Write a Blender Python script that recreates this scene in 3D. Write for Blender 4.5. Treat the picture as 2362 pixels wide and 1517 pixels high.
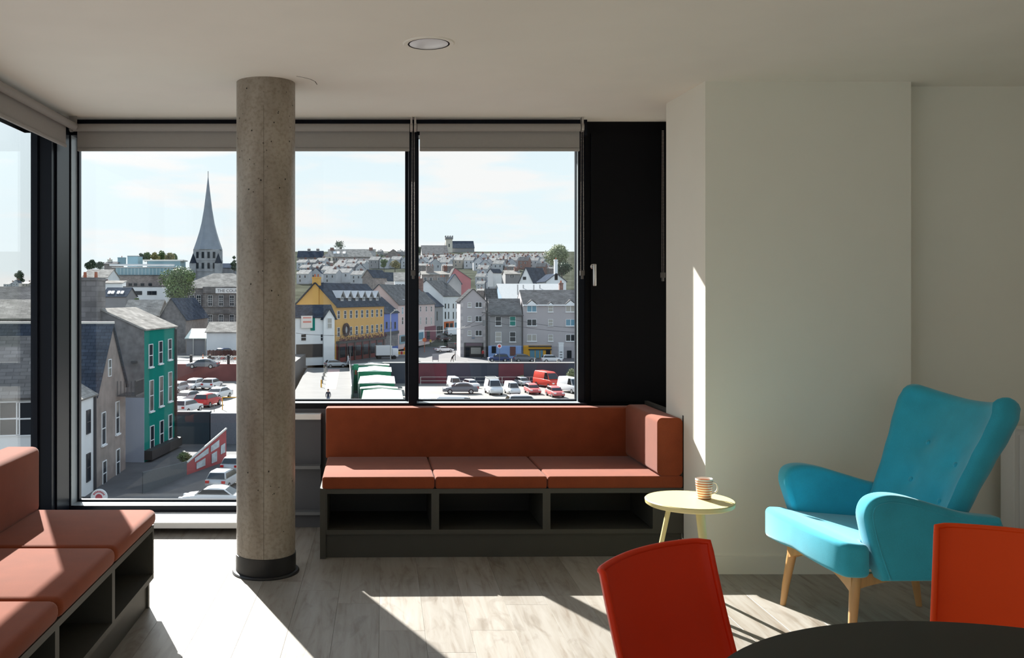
import bpy, bmesh, math, random
from mathutils import Vector, Matrix

# ------------------------------------------------------------------ camera, sky, sun, exposure
for o in list(bpy.data.objects):
    bpy.data.objects.remove(o)
SC = bpy.context.scene
COL = SC.collection
F, CX, CY = 2150.0, 885.0, 681.0          # focal length and foot of the optical axis, in photo pixels
EYE = 1.469
cam = bpy.data.cameras.new('camera')
cam.sensor_fit = 'HORIZONTAL'
cam.sensor_width = 36.0
cam.lens = 36.0 * F / 2362.0
cam.shift_x = (1181.0 - CX) / 2362.0
cam.shift_y = -(758.5 - CY) / 2362.0
cam.clip_start, cam.clip_end = 0.05, 8000
cam_ob = bpy.data.objects.new('camera', cam)
COL.objects.link(cam_ob)
cam_ob.location = (0, 0, EYE)
cam_ob.rotation_euler = (math.pi / 2, 0, 0)
SC.camera = cam_ob

SUN_AZ, SUN_EL = math.radians(23.2), math.radians(32.6)
TO_SUN = Vector((-math.sin(SUN_AZ) * math.cos(SUN_EL), math.cos(SUN_AZ) * math.cos(SUN_EL), math.sin(SUN_EL)))
sun = bpy.data.lights.new('sun', 'SUN')
sun.energy = 11.0
sun.angle = math.radians(0.53)
sun.color = (1.0, 0.95, 0.885)
sun_ob = bpy.data.objects.new('sun', sun)
COL.objects.link(sun_ob)
sun_ob.rotation_euler = TO_SUN.to_track_quat('Z', 'Y').to_euler()

W = bpy.data.worlds.new('sky')
SC.world = W
W.use_nodes = True
nt = W.node_tree
nt.nodes.clear()
def wn(t, **k):
    n = nt.nodes.new(t)
    for a, b in k.items():
        setattr(n, a, b)
    return n
w_out = wn('ShaderNodeOutputWorld'); w_bg = wn('ShaderNodeBackground')
w_tc = wn('ShaderNodeTexCoord'); w_sep = wn('ShaderNodeSeparateXYZ')
w_ramp = wn('ShaderNodeValToRGB')
w_ramp.color_ramp.elements[0].position = 0.0
w_ramp.color_ramp.elements[0].color = (0.645, 0.69, 0.70, 1)
w_ramp.color_ramp.elements[1].position = 1.0
w_ramp.color_ramp.elements[1].color = (0.26, 0.42, 0.64, 1)
e = w_ramp.color_ramp.elements.new(0.12); e.color = (0.605, 0.685, 0.71, 1)
e = w_ramp.color_ramp.elements.new(0.45); e.color = (0.43, 0.56, 0.69, 1)
w_map = wn('ShaderNodeMapping'); w_map.inputs['Scale'].default_value = (3.2, 3.2, 17.0)
w_map.inputs['Location'].default_value = (0.35, 0.1, 0.4)
w_noise = wn('ShaderNodeTexNoise'); w_noise.inputs['Scale'].default_value = 1.9
w_noise.inputs['Detail'].default_value = 6.0; w_noise.inputs['Roughness'].default_value = 0.52
w_cr = wn('ShaderNodeValToRGB')
w_cr.color_ramp.elements[0].position = 0.49; w_cr.color_ramp.elements[0].color = (0, 0, 0, 1)
w_cr.color_ramp.elements[1].position = 0.61; w_cr.color_ramp.elements[1].color = (1, 1, 1, 1)
w_mix = wn('ShaderNodeMixRGB'); w_mix.inputs[2].default_value = (0.70, 0.69, 0.68, 1)
L = nt.links
L.new(w_tc.outputs['Generated'], w_sep.inputs[0]); L.new(w_sep.outputs['Z'], w_ramp.inputs[0])
L.new(w_tc.outputs['Generated'], w_map.inputs[0]); L.new(w_map.outputs[0], w_noise.inputs['Vector'])
L.new(w_noise.outputs['Fac'], w_cr.inputs[0]); L.new(w_cr.outputs[0], w_mix.inputs[0])
L.new(w_ramp.outputs[0], w_mix.inputs[1])
# hazy brightening of the sky round the sun
w_dot = wn('ShaderNodeVectorMath', operation='DOT_PRODUCT'); w_dot.inputs[1].default_value = TO_SUN
w_nrm = wn('ShaderNodeVectorMath', operation='NORMALIZE')
w_max = wn('ShaderNodeMath', operation='MAXIMUM'); w_max.inputs[1].default_value = 0.0
w_pow = wn('ShaderNodeMath', operation='POWER'); w_pow.inputs[1].default_value = 42.0
w_glow = wn('ShaderNodeVectorMath', operation='SCALE'); w_glow.inputs[0].default_value = (3.2, 3.1, 2.95)
w_add = wn('ShaderNodeVectorMath', operation='ADD')
L.new(w_tc.outputs['Generated'], w_nrm.inputs[0]); L.new(w_nrm.outputs[0], w_dot.inputs[0])
L.new(w_dot.outputs['Value'], w_max.inputs[0]); L.new(w_max.outputs[0], w_pow.inputs[0])
L.new(w_pow.outputs[0], w_glow.inputs['Scale']); L.new(w_glow.outputs[0], w_add.inputs[1])
L.new(w_mix.outputs[0], w_add.inputs[0]); L.new(w_add.outputs[0], w_bg.inputs[0])
w_bg.inputs[1].default_value = 1.0
L.new(w_bg.outputs[0], w_out.inputs[0])

vs = SC.view_settings
vs.view_transform = 'Standard'
try:
    vs.look = 'None'
except Exception:
    pass
vs.exposure = 0.55
vs.gamma = 1.0
vs.use_curve_mapping = False

# ------------------------------------------------------------------ helpers
R = math.radians
def P(px, py, d):
    """a point of the photograph put at its real depth d (metres from the eye)"""
    return Vector(((px - CX) / F * d, d, EYE - (py - CY) / F * d))
def PX(px, d): return (px - CX) / F * d
def PZ(py, d): return EYE - (py - CY) / F * d
def DG(py, rel): return -rel * F / (py - CY)     # depth at which ground `rel` metres from the eye meets row py

MATS = {}
def mat(name, col, rough=0.6, metal=0.0, var=0.0, scale=8.0, bump=0.0, bscale=None, spec=0.5, sheen=0.0,
        detail=4.0, stretch=(1, 1, 1), rnd=0.0):
    if name in MATS:
        return MATS[name]
    m = bpy.data.materials.new(name)
    m.use_nodes = True
    t = m.node_tree
    b = t.nodes['Principled BSDF']
    b.inputs['Base Color'].default_value = (*col, 1)
    b.inputs['Roughness'].default_value = rough
    b.inputs['Metallic'].default_value = metal
    b.inputs['Specular IOR Level'].default_value = spec
    if sheen:
        b.inputs['Sheen Weight'].default_value = sheen
        b.inputs['Sheen Roughness'].default_value = 0.5
    if var or bump or rnd:
        tc = t.nodes.new('ShaderNodeTexCoord')
        mp = t.nodes.new('ShaderNodeMapping'); mp.inputs['Scale'].default_value = stretch
        t.links.new(tc.outputs['Object'], mp.inputs[0])
        cur = None
        if var:
            n = t.nodes.new('ShaderNodeTexNoise'); n.inputs['Scale'].default_value = scale
            n.inputs['Detail'].default_value = detail
            t.links.new(mp.outputs[0], n.inputs['Vector'])
            mr = t.nodes.new('ShaderNodeMapRange')
            mr.inputs['From Min'].default_value = 0.25; mr.inputs['From Max'].default_value = 0.75
            mr.inputs['To Min'].default_value = 1 - var; mr.inputs['To Max'].default_value = 1 + var
            t.links.new(n.outputs['Fac'], mr.inputs['Value'])
            cur = mr.outputs[0]
        if rnd:
            oi = t.nodes.new('ShaderNodeObjectInfo')
            mr2 = t.nodes.new('ShaderNodeMapRange')
            mr2.inputs['To Min'].default_value = 1 - rnd; mr2.inputs['To Max'].default_value = 1 + rnd
            t.links.new(oi.outputs['Random'], mr2.inputs['Value'])
            if cur is None:
                cur = mr2.outputs[0]
            else:
                mm = t.nodes.new('ShaderNodeMath'); mm.operation = 'MULTIPLY'
                t.links.new(cur, mm.inputs[0]); t.links.new(mr2.outputs[0], mm.inputs[1]); cur = mm.outputs[0]
        if cur is not None:
            vm = t.nodes.new('ShaderNodeVectorMath'); vm.operation = 'SCALE'
            vm.inputs[0].default_value = col
            t.links.new(cur, vm.inputs['Scale'])
            t.links.new(vm.outputs[0], b.inputs['Base Color'])
        if bump:
            n2 = t.nodes.new('ShaderNodeTexNoise'); n2.inputs['Scale'].default_value = bscale or scale * 3
            n2.inputs['Detail'].default_value = 3
            t.links.new(mp.outputs[0], n2.inputs['Vector'])
            bp = t.nodes.new('ShaderNodeBump'); bp.inputs['Strength'].default_value = bump
            bp.inputs['Distance'].default_value = 0.02
            t.links.new(n2.outputs['Fac'], bp.inputs['Height'])
            t.links.new(bp.outputs[0], b.inputs['Normal'])
    MATS[name] = m
    return m

def rows_mat(name, col, rough, period, dark=0.7, var=0.2, bw=0.5, bump=0.3, spec=0.5):
    """courses of slates / tiles / bricks too far off to pick apart"""
    if name in MATS:
        return MATS[name]
    m = bpy.data.materials.new(name); m.use_nodes = True
    t = m.node_tree; b = t.nodes['Principled BSDF']
    b.inputs['Roughness'].default_value = rough
    b.inputs['Specular IOR Level'].default_value = spec
    uv = t.nodes.new('ShaderNodeUVMap')
    br = t.nodes.new('ShaderNodeTexBrick')
    br.inputs['Scale'].default_value = 1.0
    br.inputs['Row Height'].default_value = period
    br.inputs['Brick Width'].default_value = period * 2 * bw * 2
    br.inputs['Mortar Size'].default_value = period * 0.07
    br.inputs['Color1'].default_value = (*[c * (1 - var) for c in col], 1)
    br.inputs['Color2'].default_value = (*[c * (1 + var) for c in col], 1)
    br.inputs['Mortar'].default_value = (*[c * dark for c in col], 1)
    t.links.new(uv.outputs[0], br.inputs['Vector'])
    n = t.nodes.new('ShaderNodeTexNoise'); n.inputs['Scale'].default_value = 0.6; n.inputs['Detail'].default_value = 5
    t.links.new(uv.outputs[0], n.inputs['Vector'])
    mr = t.nodes.new('ShaderNodeMapRange'); mr.inputs['From Min'].default_value = 0.3; mr.inputs['From Max'].default_value = 0.7
    mr.inputs['To Min'].default_value = 0.75; mr.inputs['To Max'].default_value = 1.2
    t.links.new(n.outputs['Fac'], mr.inputs['Value'])
    vm = t.nodes.new('ShaderNodeVectorMath'); vm.operation = 'SCALE'
    t.links.new(br.outputs['Color'], vm.inputs[0]); t.links.new(mr.outputs[0], vm.inputs['Scale'])
    t.links.new(vm.outputs[0], b.inputs['Base Color'])
    if bump:
        bp = t.nodes.new('ShaderNodeBump'); bp.inputs['Strength'].default_value = bump; bp.inputs['Distance'].default_value = 0.03
        t.links.new(br.outputs['Fac'], bp.inputs['Height']); bp.invert = True
        t.links.new(bp.outputs[0], b.inputs['Normal'])
    MATS[name] = m
    return m

class MB:
    """collects faces; build() links them as one mesh object"""
    def __init__(s): s.v = []; s.f = []; s.uv = {}
    def quad(s, *p):
        i = len(s.v); s.v += [tuple(q) for q in p]; s.f.append(tuple(range(i, i + len(p)))); return s
    def box(s, x0, x1, y0, y1, z0, z1):
        i = len(s.v)
        s.v += [(x0, y0, z0), (x1, y0, z0), (x1, y1, z0), (x0, y1, z0), (x0, y0, z1), (x1, y0, z1), (x1, y1, z1), (x0, y1, z1)]
        for f in ((0, 3, 2, 1), (4, 5, 6, 7), (0, 1, 5, 4), (1, 2, 6, 5), (2, 3, 7, 6), (3, 0, 4, 7)):
            s.f.append(tuple(i + k for k in f))
        return s
    def prism(s, pts, d):
        """polygon pts (3d) swept by vector d"""
        n = len(pts); i = len(s.v); d = Vector(d)
        s.v += [tuple(p) for p in pts] + [tuple(Vector(p) + d) for p in pts]
        s.f.append(tuple(i + k for k in range(n))[::-1]); s.f.append(tuple(i + n + k for k in range(n)))
        for k in range(n):
            s.f.append((i + k, i + (k + 1) % n, i + n + (k + 1) % n, i + n + k))
        return s
    def tube(s, a, b, r0, r1=None, n=10, cap=True):
        a, b = Vector(a), Vector(b); r1 = r0 if r1 is None else r1
        w = (b - a).normalized(); u = w.orthogonal().normalized(); v = w.cross(u); i = len(s.v)
        for c, r in ((a, r0), (b, r1)):
            for k in range(n):
                t = 2 * math.pi * k / n
                s.v.append(tuple(c + (u * math.cos(t) + v * math.sin(t)) * r))
        for k in range(n):
            s.f.append((i + k, i + (k + 1) % n, i + n + (k + 1) % n, i + n + k))
        if cap:
            s.f.append(tuple(i + k for k in range(n))[::-1]); s.f.append(tuple(i + n + k for k in range(n)))
        return s
    def lathe(s, prof, n=32, c=(0, 0, 0), a0=0.0):
        """profile [(r, z)] turned about z"""
        i = len(s.v); m = len(prof)
        for r, z in prof:
            for k in range(n):
                t = a0 + 2 * math.pi * k / n
                s.v.append((c[0] + r * math.cos(t), c[1] + r * math.sin(t), c[2] + z))
        for j in range(m - 1):
            for k in range(n):
                s.f.append((i + j * n + k, i + j * n + (k + 1) % n, i + (j + 1) * n + (k + 1) % n, i + (j + 1) * n + k))
        if prof[0][0] > 1e-6: s.f.append(tuple(i + k for k in range(n))[::-1])
        if prof[-1][0] > 1e-6: s.f.append(tuple(i + (m - 1) * n + k for k in range(n)))
        return s
    def grid(s, rows, closed=False):
        """rows of points -> quads"""
        i = len(s.v); n = len(rows[0])
        for r in rows: s.v += [tuple(p) for p in r]
        for a in range(len(rows) - 1):
            for b in range(n if closed else n - 1):
                c = (b + 1) % n
                s.f.append((i + a * n + b, i + a * n + c, i + (a + 1) * n + c, i + (a + 1) * n + b))
        return s
    def path(s, pts, r, n=6):
        for a, b in zip(pts[:-1], pts[1:]): s.tube(a, b, r, n=n)
        return s
    def mesh(s, name, smooth=False, weld=False, uv=False, fixn=False):
        me = bpy.data.meshes.new(name)
        me.from_pydata(s.v, [], s.f)
        if weld or fixn:
            bm = bmesh.new(); bm.from_mesh(me)
            if weld: bmesh.ops.remove_doubles(bm, verts=bm.verts, dist=1e-5)
            bmesh.ops.recalc_face_normals(bm, faces=bm.faces)
            bm.to_mesh(me); bm.free()
        if smooth:
            for p in me.polygons: p.use_smooth = True
        if uv:
            lay = me.uv_layers.new(name='UVMap')
            for p in me.polygons:
                nrm = p.normal
                t = Vector((0, 0, 1)).cross(nrm)
                t = Vector((1, 0, 0)) if t.length < 1e-3 else t.normalized()
                b = nrm.cross(t)
                for li in p.loop_indices:
                    co = me.vertices[me.loops[li].vertex_index].co
                    lay.data[li].uv = (co.dot(t), co.dot(b))
        me.update()
        return me
    def build(s, name, m, parent=None, loc=None, rz=0.0, smooth=False, weld=False, uv=False, fixn=False):
        return link(name, s.mesh(name, smooth, weld, uv, fixn), m, parent, loc, rz)

def sweep(pts, r, n=8):
    """one continuous round bar along pts"""
    pts = [Vector(p) for p in pts]
    up = None; rows = []
    for k, p in enumerate(pts):
        tg = (pts[min(k + 1, len(pts) - 1)] - pts[max(k - 1, 0)]).normalized()
        if up is None: up = tg.orthogonal().normalized()
        up = (up - tg * up.dot(tg)).normalized(); sd = tg.cross(up)
        rows.append([p + (up * math.cos(2 * math.pi * j / n) + sd * math.sin(2 * math.pi * j / n)) * r for j in range(n)])
    m = MB().grid(rows, closed=True)
    m.f.append(tuple(range(n))[::-1]); m.f.append(tuple(range(len(m.v) - n, len(m.v))))
    return m

def link(name, me, m=None, parent=None, loc=None, rz=0.0):
    o = bpy.data.objects.new(name, me)
    COL.objects.link(o)
    if m is not None and me is not None and not me.materials: me.materials.append(m)
    if parent is not None: o.parent = parent
    if loc is not None: o.location = loc
    if rz: o.rotation_euler = (0, 0, rz)
    return o
def tag(o, label=None, cat=None, group=None, kind=None):
    if label: o['label'] = label
    if cat: o['category'] = cat
    if group: o['group'] = group
    if kind: o['kind'] = kind
    return o
def thing(name, label, cat, loc=(0, 0, 0), rz=0.0, group=None, kind=None):
    o = bpy.data.objects.new(name, None)
    o.empty_display_size = 0.2
    COL.objects.link(o); o.location = loc; o.rotation_euler = (0, 0, rz)
    return tag(o, label, cat, group, kind)
def copy_tree(o, parent=None):
    c = o.copy(); COL.objects.link(c); c.parent = parent
    for ch in list(o.children): copy_tree(ch, c)
    return c
def shade_auto(o, ang=35):
    me = o.data
    for p in me.polygons: p.use_smooth = True
    bm = bmesh.new(); bm.from_mesh(me)
    for ed in bm.edges:
        ed.smooth = not (len(ed.link_faces) == 2 and ed.calc_face_angle(0) > R(ang))
    bm.to_mesh(me); bm.free()
    return o
def rbox(name, x0, x1, y0, y1, z0, z1, r, m, parent=None, seg=3, axes=None, puff=0.0, sub=0):
    """box with rounded edges; axes limits rounding to edges along those axes"""
    bm = bmesh.new()
    bmesh.ops.create_cube(bm, size=1.0)
    for v in bm.verts:
        v.co = Vector((x0 + (v.co.x + .5) * (x1 - x0), y0 + (v.co.y + .5) * (y1 - y0), z0 + (v.co.z + .5) * (z1 - z0)))
    es = [e for e in bm.edges if axes is None or 'xyz'[max(range(3), key=lambda i: abs((e.verts[0].co - e.verts[1].co)[i]))] in axes]
    bmesh.ops.bevel(bm, geom=es, offset=r, segments=seg, profile=0.5, affect='EDGES')
    me = bpy.data.meshes.new(name); bm.to_mesh(me); bm.free()
    o = link(name, me, m, parent)
    return shade_auto(o, 40)
rng = random.Random(11)
# ------------------------------------------------------------------ room materials
M_ceil = mat('ceiling_paint', (0.92, 0.875, 0.785), 0.85, var=0.02, scale=3)
M_wall = mat('wall_paint', (0.87, 0.84, 0.735), 0.8, var=0.015, scale=3)
M_frame = mat('dark_frame', (0.006, 0.008, 0.014), 0.28, spec=0.14)
M_skysheen = mat('painted_sky_sheen', (.30, .345, .37), .35, spec=.6)  # pale blue-grey colour stands in for sky light on the dark frames
M_panel = mat('black_panel', (0.003, 0.003, 0.004), 0.5, spec=0.12)
M_sill = mat('white_sill', (0.80, 0.80, 0.79), 0.45)
M_grey = mat('grey_wall_lining', (0.085, 0.088, 0.10), 0.7, var=0.05)
M_blind = mat('blind_fabric', (0.33, 0.31, 0.29), 0.9, var=0.02, scale=40)
M_steel = mat('brushed_steel', (0.62, 0.60, 0.58), 0.28, metal=1.0)
M_black = mat('black_plastic', (0.012, 0.012, 0.013), 0.45)
M_white = mat('white_enamel', (0.80, 0.79, 0.77), 0.35)

def glass_mat():
    m = bpy.data.materials.new('window_glass'); m.use_nodes = True
    t = m.node_tree; t.nodes.clear()
    o = t.nodes.new('ShaderNodeOutputMaterial'); mx = t.nodes.new('ShaderNodeMixShader')
    tr = t.nodes.new('ShaderNodeBsdfTransparent'); tr.inputs[0].default_value = (0.97, 0.985, 0.99, 1)
    gl = t.nodes.new('ShaderNodeBsdfGlossy'); gl.inputs['Roughness'].default_value = 0.0
    lw_ = t.nodes.new('ShaderNodeLayerWeight'); lw_.inputs[0].default_value = 0.5
    pw_ = t.nodes.new('ShaderNodeMath'); pw_.operation = 'POWER'; pw_.inputs[1].default_value = 5.0
    fr = t.nodes.new('ShaderNodeMath'); fr.operation = 'MULTIPLY_ADD'; fr.inputs[1].default_value = 0.95; fr.inputs[2].default_value = 0.022
    t.links.new(lw_.outputs['Facing'], pw_.inputs[0]); t.links.new(pw_.outputs[0], fr.inputs[0])
    t.links.new(fr.outputs[0], mx.inputs[0]); t.links.new(tr.outputs[0], mx.inputs[1]); t.links.new(gl.outputs[0], mx.inputs[2])
    t.links.new(mx.outputs[0], o.inputs[0])
    return m
M_glass = glass_mat()

def floor_mat():
    m = bpy.data.materials.new('pale_oak_plank'); m.use_nodes = True
    t = m.node_tree; b = t.nodes['Principled BSDF']
    b.inputs['Roughness'].default_value = 0.42; b.inputs['Specular IOR Level'].default_value = 0.4
    tc = t.nodes.new('ShaderNodeTexCoord'); oi = t.nodes.new('ShaderNodeObjectInfo')
    add = t.nodes.new('ShaderNodeVectorMath'); add.operation = 'ADD'
    sc = t.nodes.new('ShaderNodeVectorMath'); sc.operation = 'SCALE'; sc.inputs[0].default_value = (37, 11, 5)
    t.links.new(oi.outputs['Random'], sc.inputs['Scale'])
    t.links.new(tc.outputs['Object'], add.inputs[0]); t.links.new(sc.outputs[0], add.inputs[1])
    mp = t.nodes.new('ShaderNodeMapping'); mp.inputs['Scale'].default_value = (26, 2.2, 1)
    t.links.new(add.outputs[0], mp.inputs[0])
    n = t.nodes.new('ShaderNodeTexNoise'); n.inputs['Scale'].default_value = 1.0; n.inputs['Detail'].default_value = 7
    n.inputs['Roughness'].default_value = 0.62; n.inputs['Distortion'].default_value = 0.6
    t.links.new(mp.outputs[0], n.inputs['Vector'])
    r = t.nodes.new('ShaderNodeValToRGB')
    r.color_ramp.elements[0].position = 0.30; r.color_ramp.elements[0].color = (0.225, 0.185, 0.145, 1)
    r.color_ramp.elements[1].position = 0.66; r.color_ramp.elements[1].color = (0.355, 0.33, 0.295, 1)
    e = r.color_ramp.elements.new(0.45); e.color = (0.305, 0.275, 0.235, 1)
    t.links.new(n.outputs['Fac'], r.inputs[0])
    # knots and cathedral patches
    mp2 = t.nodes.new('ShaderNodeMapping'); mp2.inputs['Scale'].default_value = (9, 3.0, 1)
    t.links.new(add.outputs[0], mp2.inputs[0])
    n2 = t.nodes.new('ShaderNodeTexNoise'); n2.inputs['Scale'].default_value = 1.0; n2.inputs['Detail'].default_value = 3
    n2.inputs['Distortion'].default_value = 1.5
    t.links.new(mp2.outputs[0], n2.inputs['Vector'])
    r2 = t.nodes.new('ShaderNodeValToRGB')
    r2.color_ramp.elements[0].position = 0.28; r2.color_ramp.elements[0].color = (0.72, 0.68, 0.64, 1)
    r2.color_ramp.elements[1].position = 0.46; r2.color_ramp.elements[1].color = (1, 1, 1, 1)
    t.links.new(n2.outputs['Fac'], r2.inputs[0])
    mu = t.nodes.new('ShaderNodeMixRGB'); mu.blend_type = 'MULTIPLY'; mu.inputs[0].default_value = 1
    t.links.new(r.outputs[0], mu.inputs[1]); t.links.new(r2.outputs[0], mu.inputs[2])
    mr = t.nodes.new('ShaderNodeMapRange'); mr.inputs['To Min'].default_value = 0.9; mr.inputs['To Max'].default_value = 1.1
    t.links.new(oi.outputs['Random'], mr.inputs['Value'])
    vm = t.nodes.new('ShaderNodeVectorMath'); vm.operation = 'SCALE'
    t.links.new(mu.outputs[0], vm.inputs[0]); t.links.new(mr.outputs[0], vm.inputs['Scale'])
    t.links.new(vm.outputs[0], b.inputs['Base Color'])
    bp = t.nodes.new('ShaderNodeBump'); bp.inputs['Strength'].default_value = 0.12; bp.inputs['Distance'].default_value = 0.004
    t.links.new(n.outputs['Fac'], bp.inputs['Height']); t.links.new(bp.outputs[0], b.inputs['Normal'])
    return m
M_plank = floor_mat()

# ------------------------------------------------------------------ room shell
H = 2.6
XL, XR, YB, YN = -2.03, 4.2, 6.0, -4.2      # left glazing, right wall, window wall, wall behind the camera
YG, XG = 6.14, -2.13                        # glass planes
def struct(o, label, cat=None): return tag(o, label, cat, kind='structure')

fl = struct(MB().box(-2.3, XR + .2, YN - .2, 6.3, -0.35, -0.012).build('floor', mat('screed', (0.05, 0.045, 0.04), 0.9)),
            'floor of pale grey-brown oak planks', 'floor')
pw, pl = 0.1994, 1.2
pk = bmesh.new(); bmesh.ops.create_cube(pk, size=1.0)
for v in pk.verts: v.co = Vector((v.co.x * pw, v.co.y * (pl - .0007), v.co.z * .0115))
bmesh.ops.bevel(pk, geom=[e for e in pk.edges if e.verts[0].co.z > 0 and e.verts[1].co.z > 0], offset=.0006, segments=1, affect='EDGES')
pme = bpy.data.meshes.new('plank'); pk.to_mesh(pme); pk.free(); pme.materials.append(M_plank)
prow = {}
i = 0
x = XL + .01
while x < XR - .05:
    y = YN - rng.random() * pl
    while y < 5.92:
        yy0, yy1 = max(y, YN), min(y + pl, 5.95)
        if yy1 - yy0 > 0.05 and yy1 > YN:
            o = link('plank', pme, None, fl, (x + .1, (yy0 + yy1) / 2, -.00575))
            o.scale.y = (yy1 - yy0) / pl
        y += pl
    x += .2
    i += 1

ce = struct(MB().box(-2.5, XR + .25, YN - .25, 6.49, H, H + .3).build('ceiling', M_ceil), 'plain off-white plastered ceiling', 'ceiling')
MB().box(-2.5, -2.44, YN - .25, 6.49, H - .0, H + .31).build('fascia', M_frame, ce)
struct(MB().box(XR, XR + .2, YN, 5.25, 0, H).build('wall_right', M_wall), 'plain off-white side wall', 'wall')
rear = MB().box(-2.2, -1.2, YN - .2, YN, 0, H).box(3.4, XR + .2, YN - .2, YN, 0, H).box(-1.2, 3.4, YN - .2, YN, 0, .5).box(-1.2, 3.4, YN - .2, YN, 2.45, H)
struct(rear.build('wall_rear', M_wall), 'plain off-white wall behind the seating', 'wall')
# boxed-out pier and the recess beside it
pier = struct(MB().prism([(1.70, 4.925, 0), (2.795, 4.94, 0), (2.795, 5.5, 0), (1.667, 5.5, 0)], (0, 0, H)).build('wall_pier', M_wall, fixn=True),
              'off-white boxed-out wall pier beside the orange bench', 'wall')
struct(MB().box(2.795, XR, 5.05, 5.25, 0, H).build('wall_recess', M_wall), 'off-white recessed wall behind the teal armchair', 'wall')
bb = MB().box(1.697, 2.80, 4.912, 4.93, 0, .094).box(1.66, 1.70, 4.915, 5.5, 0, .094)
struct(bb.build('baseboard_pier', M_wall), 'white baseboard around the foot of the pier', 'baseboard')
struct(MB().box(2.80, XR, 5.035, 5.05, 0, .094).build('baseboard_recess', M_wall), 'white baseboard along the recessed wall', 'baseboard')
struct(MB().box(XR - .015, XR, YN, 5.03, 0, .094).build('baseboard_right', M_wall), 'white baseboard along the side wall', 'baseboard')

# hairline crack in the plaster beside the column
ck = MB()
cp = [P(x_, y_, (H - EYE) * F / (CY - y_)) for x_, y_ in ((684, 175.5), (700, 178.5), (716, 182.5), (727, 188), (731.5, 195))]
cp = [Vector((p.x, p.y, H - .0006)) for p in cp]
for a, b in zip(cp[:-1], cp[1:]):
    n = Vector((-(b - a).y, (b - a).x, 0)).normalized() * .0022
    ck.prism([a - n, b - n * .8, b + n * .8, a + n], (0, 0, .0006))
ck.build('crack', mat('crack_dark', (0.12, 0.085, 0.06), 0.9), ce, fixn=True)

# ------------------------------------------------------------------ glazing
def pane(name_parent, x0, x1, y0, y1, z0, z1):
    return MB().box(x0, x1, y0, y1, z0, z1).build('pane', M_glass, name_parent)
ZH = 2.50                                   # underside of the head frame
def window_back(n, xa, xb, zs, label):
    """window between xa and xb in the far wall: glass opening sill zs"""
    w = thing('window_%d' % n, label, 'window', (0, 0, 0), kind='structure')
    return w
w1 = window_back(1, 0, 0, 0, 'tall floor-length window pane beside the concrete column')
f = MB()
f.box(-2.10, -2.015, YB, 6.16, 0.075, H)                     # jamb in the corner
f.box(-2.015, -.93, YB, 6.16, .075, .114)                    # bottom rail
f.box(-2.015, -.93, YB, 6.16, ZH, H)                         # head
f.build('frame', M_frame, w1)
MB().box(-2.015, -1.998, YG - .02, YG + .02, .114, ZH).box(-.955, -.93, YG - .02, YG + .02, .114, ZH)\
    .box(-1.998, -.955, YG - .02, YG + .02, .114, .128).build('glazing_bead', M_frame, w1)
MB().box(-2.016, -2.012, YB + .006, YG - .02, .114, ZH).build('reveal_sheen_strip', M_skysheen, w1)  # thin pale strip paints the sky's reflection on the dark reveal
MB().box(-2.012, -.93, YB + .006, YG - .02, .113, .116).build('sill_sheen_strip', M_skysheen, w1)
pane(w1, -2.015, -.93, YG - .004, YG + .004, .114, ZH)
MB().box(-2.03, -.9, 5.72, YB, .040, .075).build('sill_board', M_sill, w1)
MB().box(-2.03, -.9, 5.87, 6.16, 0, .04).build('kerb', M_grey, w1)
w2 = window_back(2, 0, 0, 0, 'wide window pane between the concrete column and the slim mullion')
f = MB()
f.box(-.93, -.785, YB, 6.16, .04, H)
f.box(-.785, .161, YB, 6.16, .741, .774).box(-.785, .161, YB, 6.16, ZH, H)
f.build('frame', M_frame, w2)
MB().box(-.785, -.76, YG - .02, YG + .02, .774, ZH).box(.141, .161, YG - .02, YG + .02, .774, ZH)\
    .box(-.76, .141, YG - .02, YG + .02, .774, .786).build('glazing_bead', M_frame, w2)
MB().box(-.775, .161, YB + .006, YG - .02, .773, .776).build('sill_sheen_strip', M_skysheen, w2)  # pale strip colours in the lit top of the dark bottom rail
pane(w2, -.775, .161, YG - .004, YG + .004, .774, ZH)
MB().box(-.9, -.40, 5.915, YB, .681, .715).build('sill_board', M_sill, w2)
w3 = window_back(3, 0, 0, 0, 'wide window pane between the slim mullion and the black panel')
f = MB()
f.box(.161, .213, YB, 6.16, .741, H)
f.box(.213, 1.31, YB, 6.16, .741, .774).box(.213, 1.31, YB, 6.16, ZH, H)
f.box(1.268, 1.31, 6.08, 6.16, .741, H)
f.build('frame', M_frame, w3)
MB().box(.213, .230, YG - .02, YG + .02, .774, ZH).box(1.26, 1.268, YG - .02, YG + .02, .774, ZH)\
    .box(.230, 1.26, YG - .02, YG + .02, .774, .786).build('glazing_bead', M_frame, w3)
MB().box(.213, 1.268, YB + .006, YG - .02, .773, .776).build('sill_sheen_strip', M_skysheen, w3)  # lit rail top put in as a pale strip
MB().box(1.265, 1.269, 6.078, YG - .02, .774, ZH).build('reveal_sheen_strip', M_skysheen, w3)
pane(w3, .213, 1.268, YG - .004, YG + .004, .774, ZH)
w4 = window_back(4, 0, 0, 0, 'solid black opening ventilation panel with a steel handle')
MB().box(1.31, 2.02, YB + .07, 6.2, .741, H).build('frame', M_panel, w4)
MB().box(1.345, 1.955, YB + .047, YB + .07, .78, 2.52).build('sash', M_panel, w4)
hx = PX(1371, 6.0)
hd = MB()
hd.lathe([(.0, -.001), (.017, -.001), (.017, .007), (.012, .010), (0.0, .010)], 20)
hob = hd.build('handle_rose', M_steel, w4, smooth=False)
hob.location = (hx, YB + .046, PZ(614, 6.0)); hob.rotation_euler = (R(90), 0, 0)
hb = MB()
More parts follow.
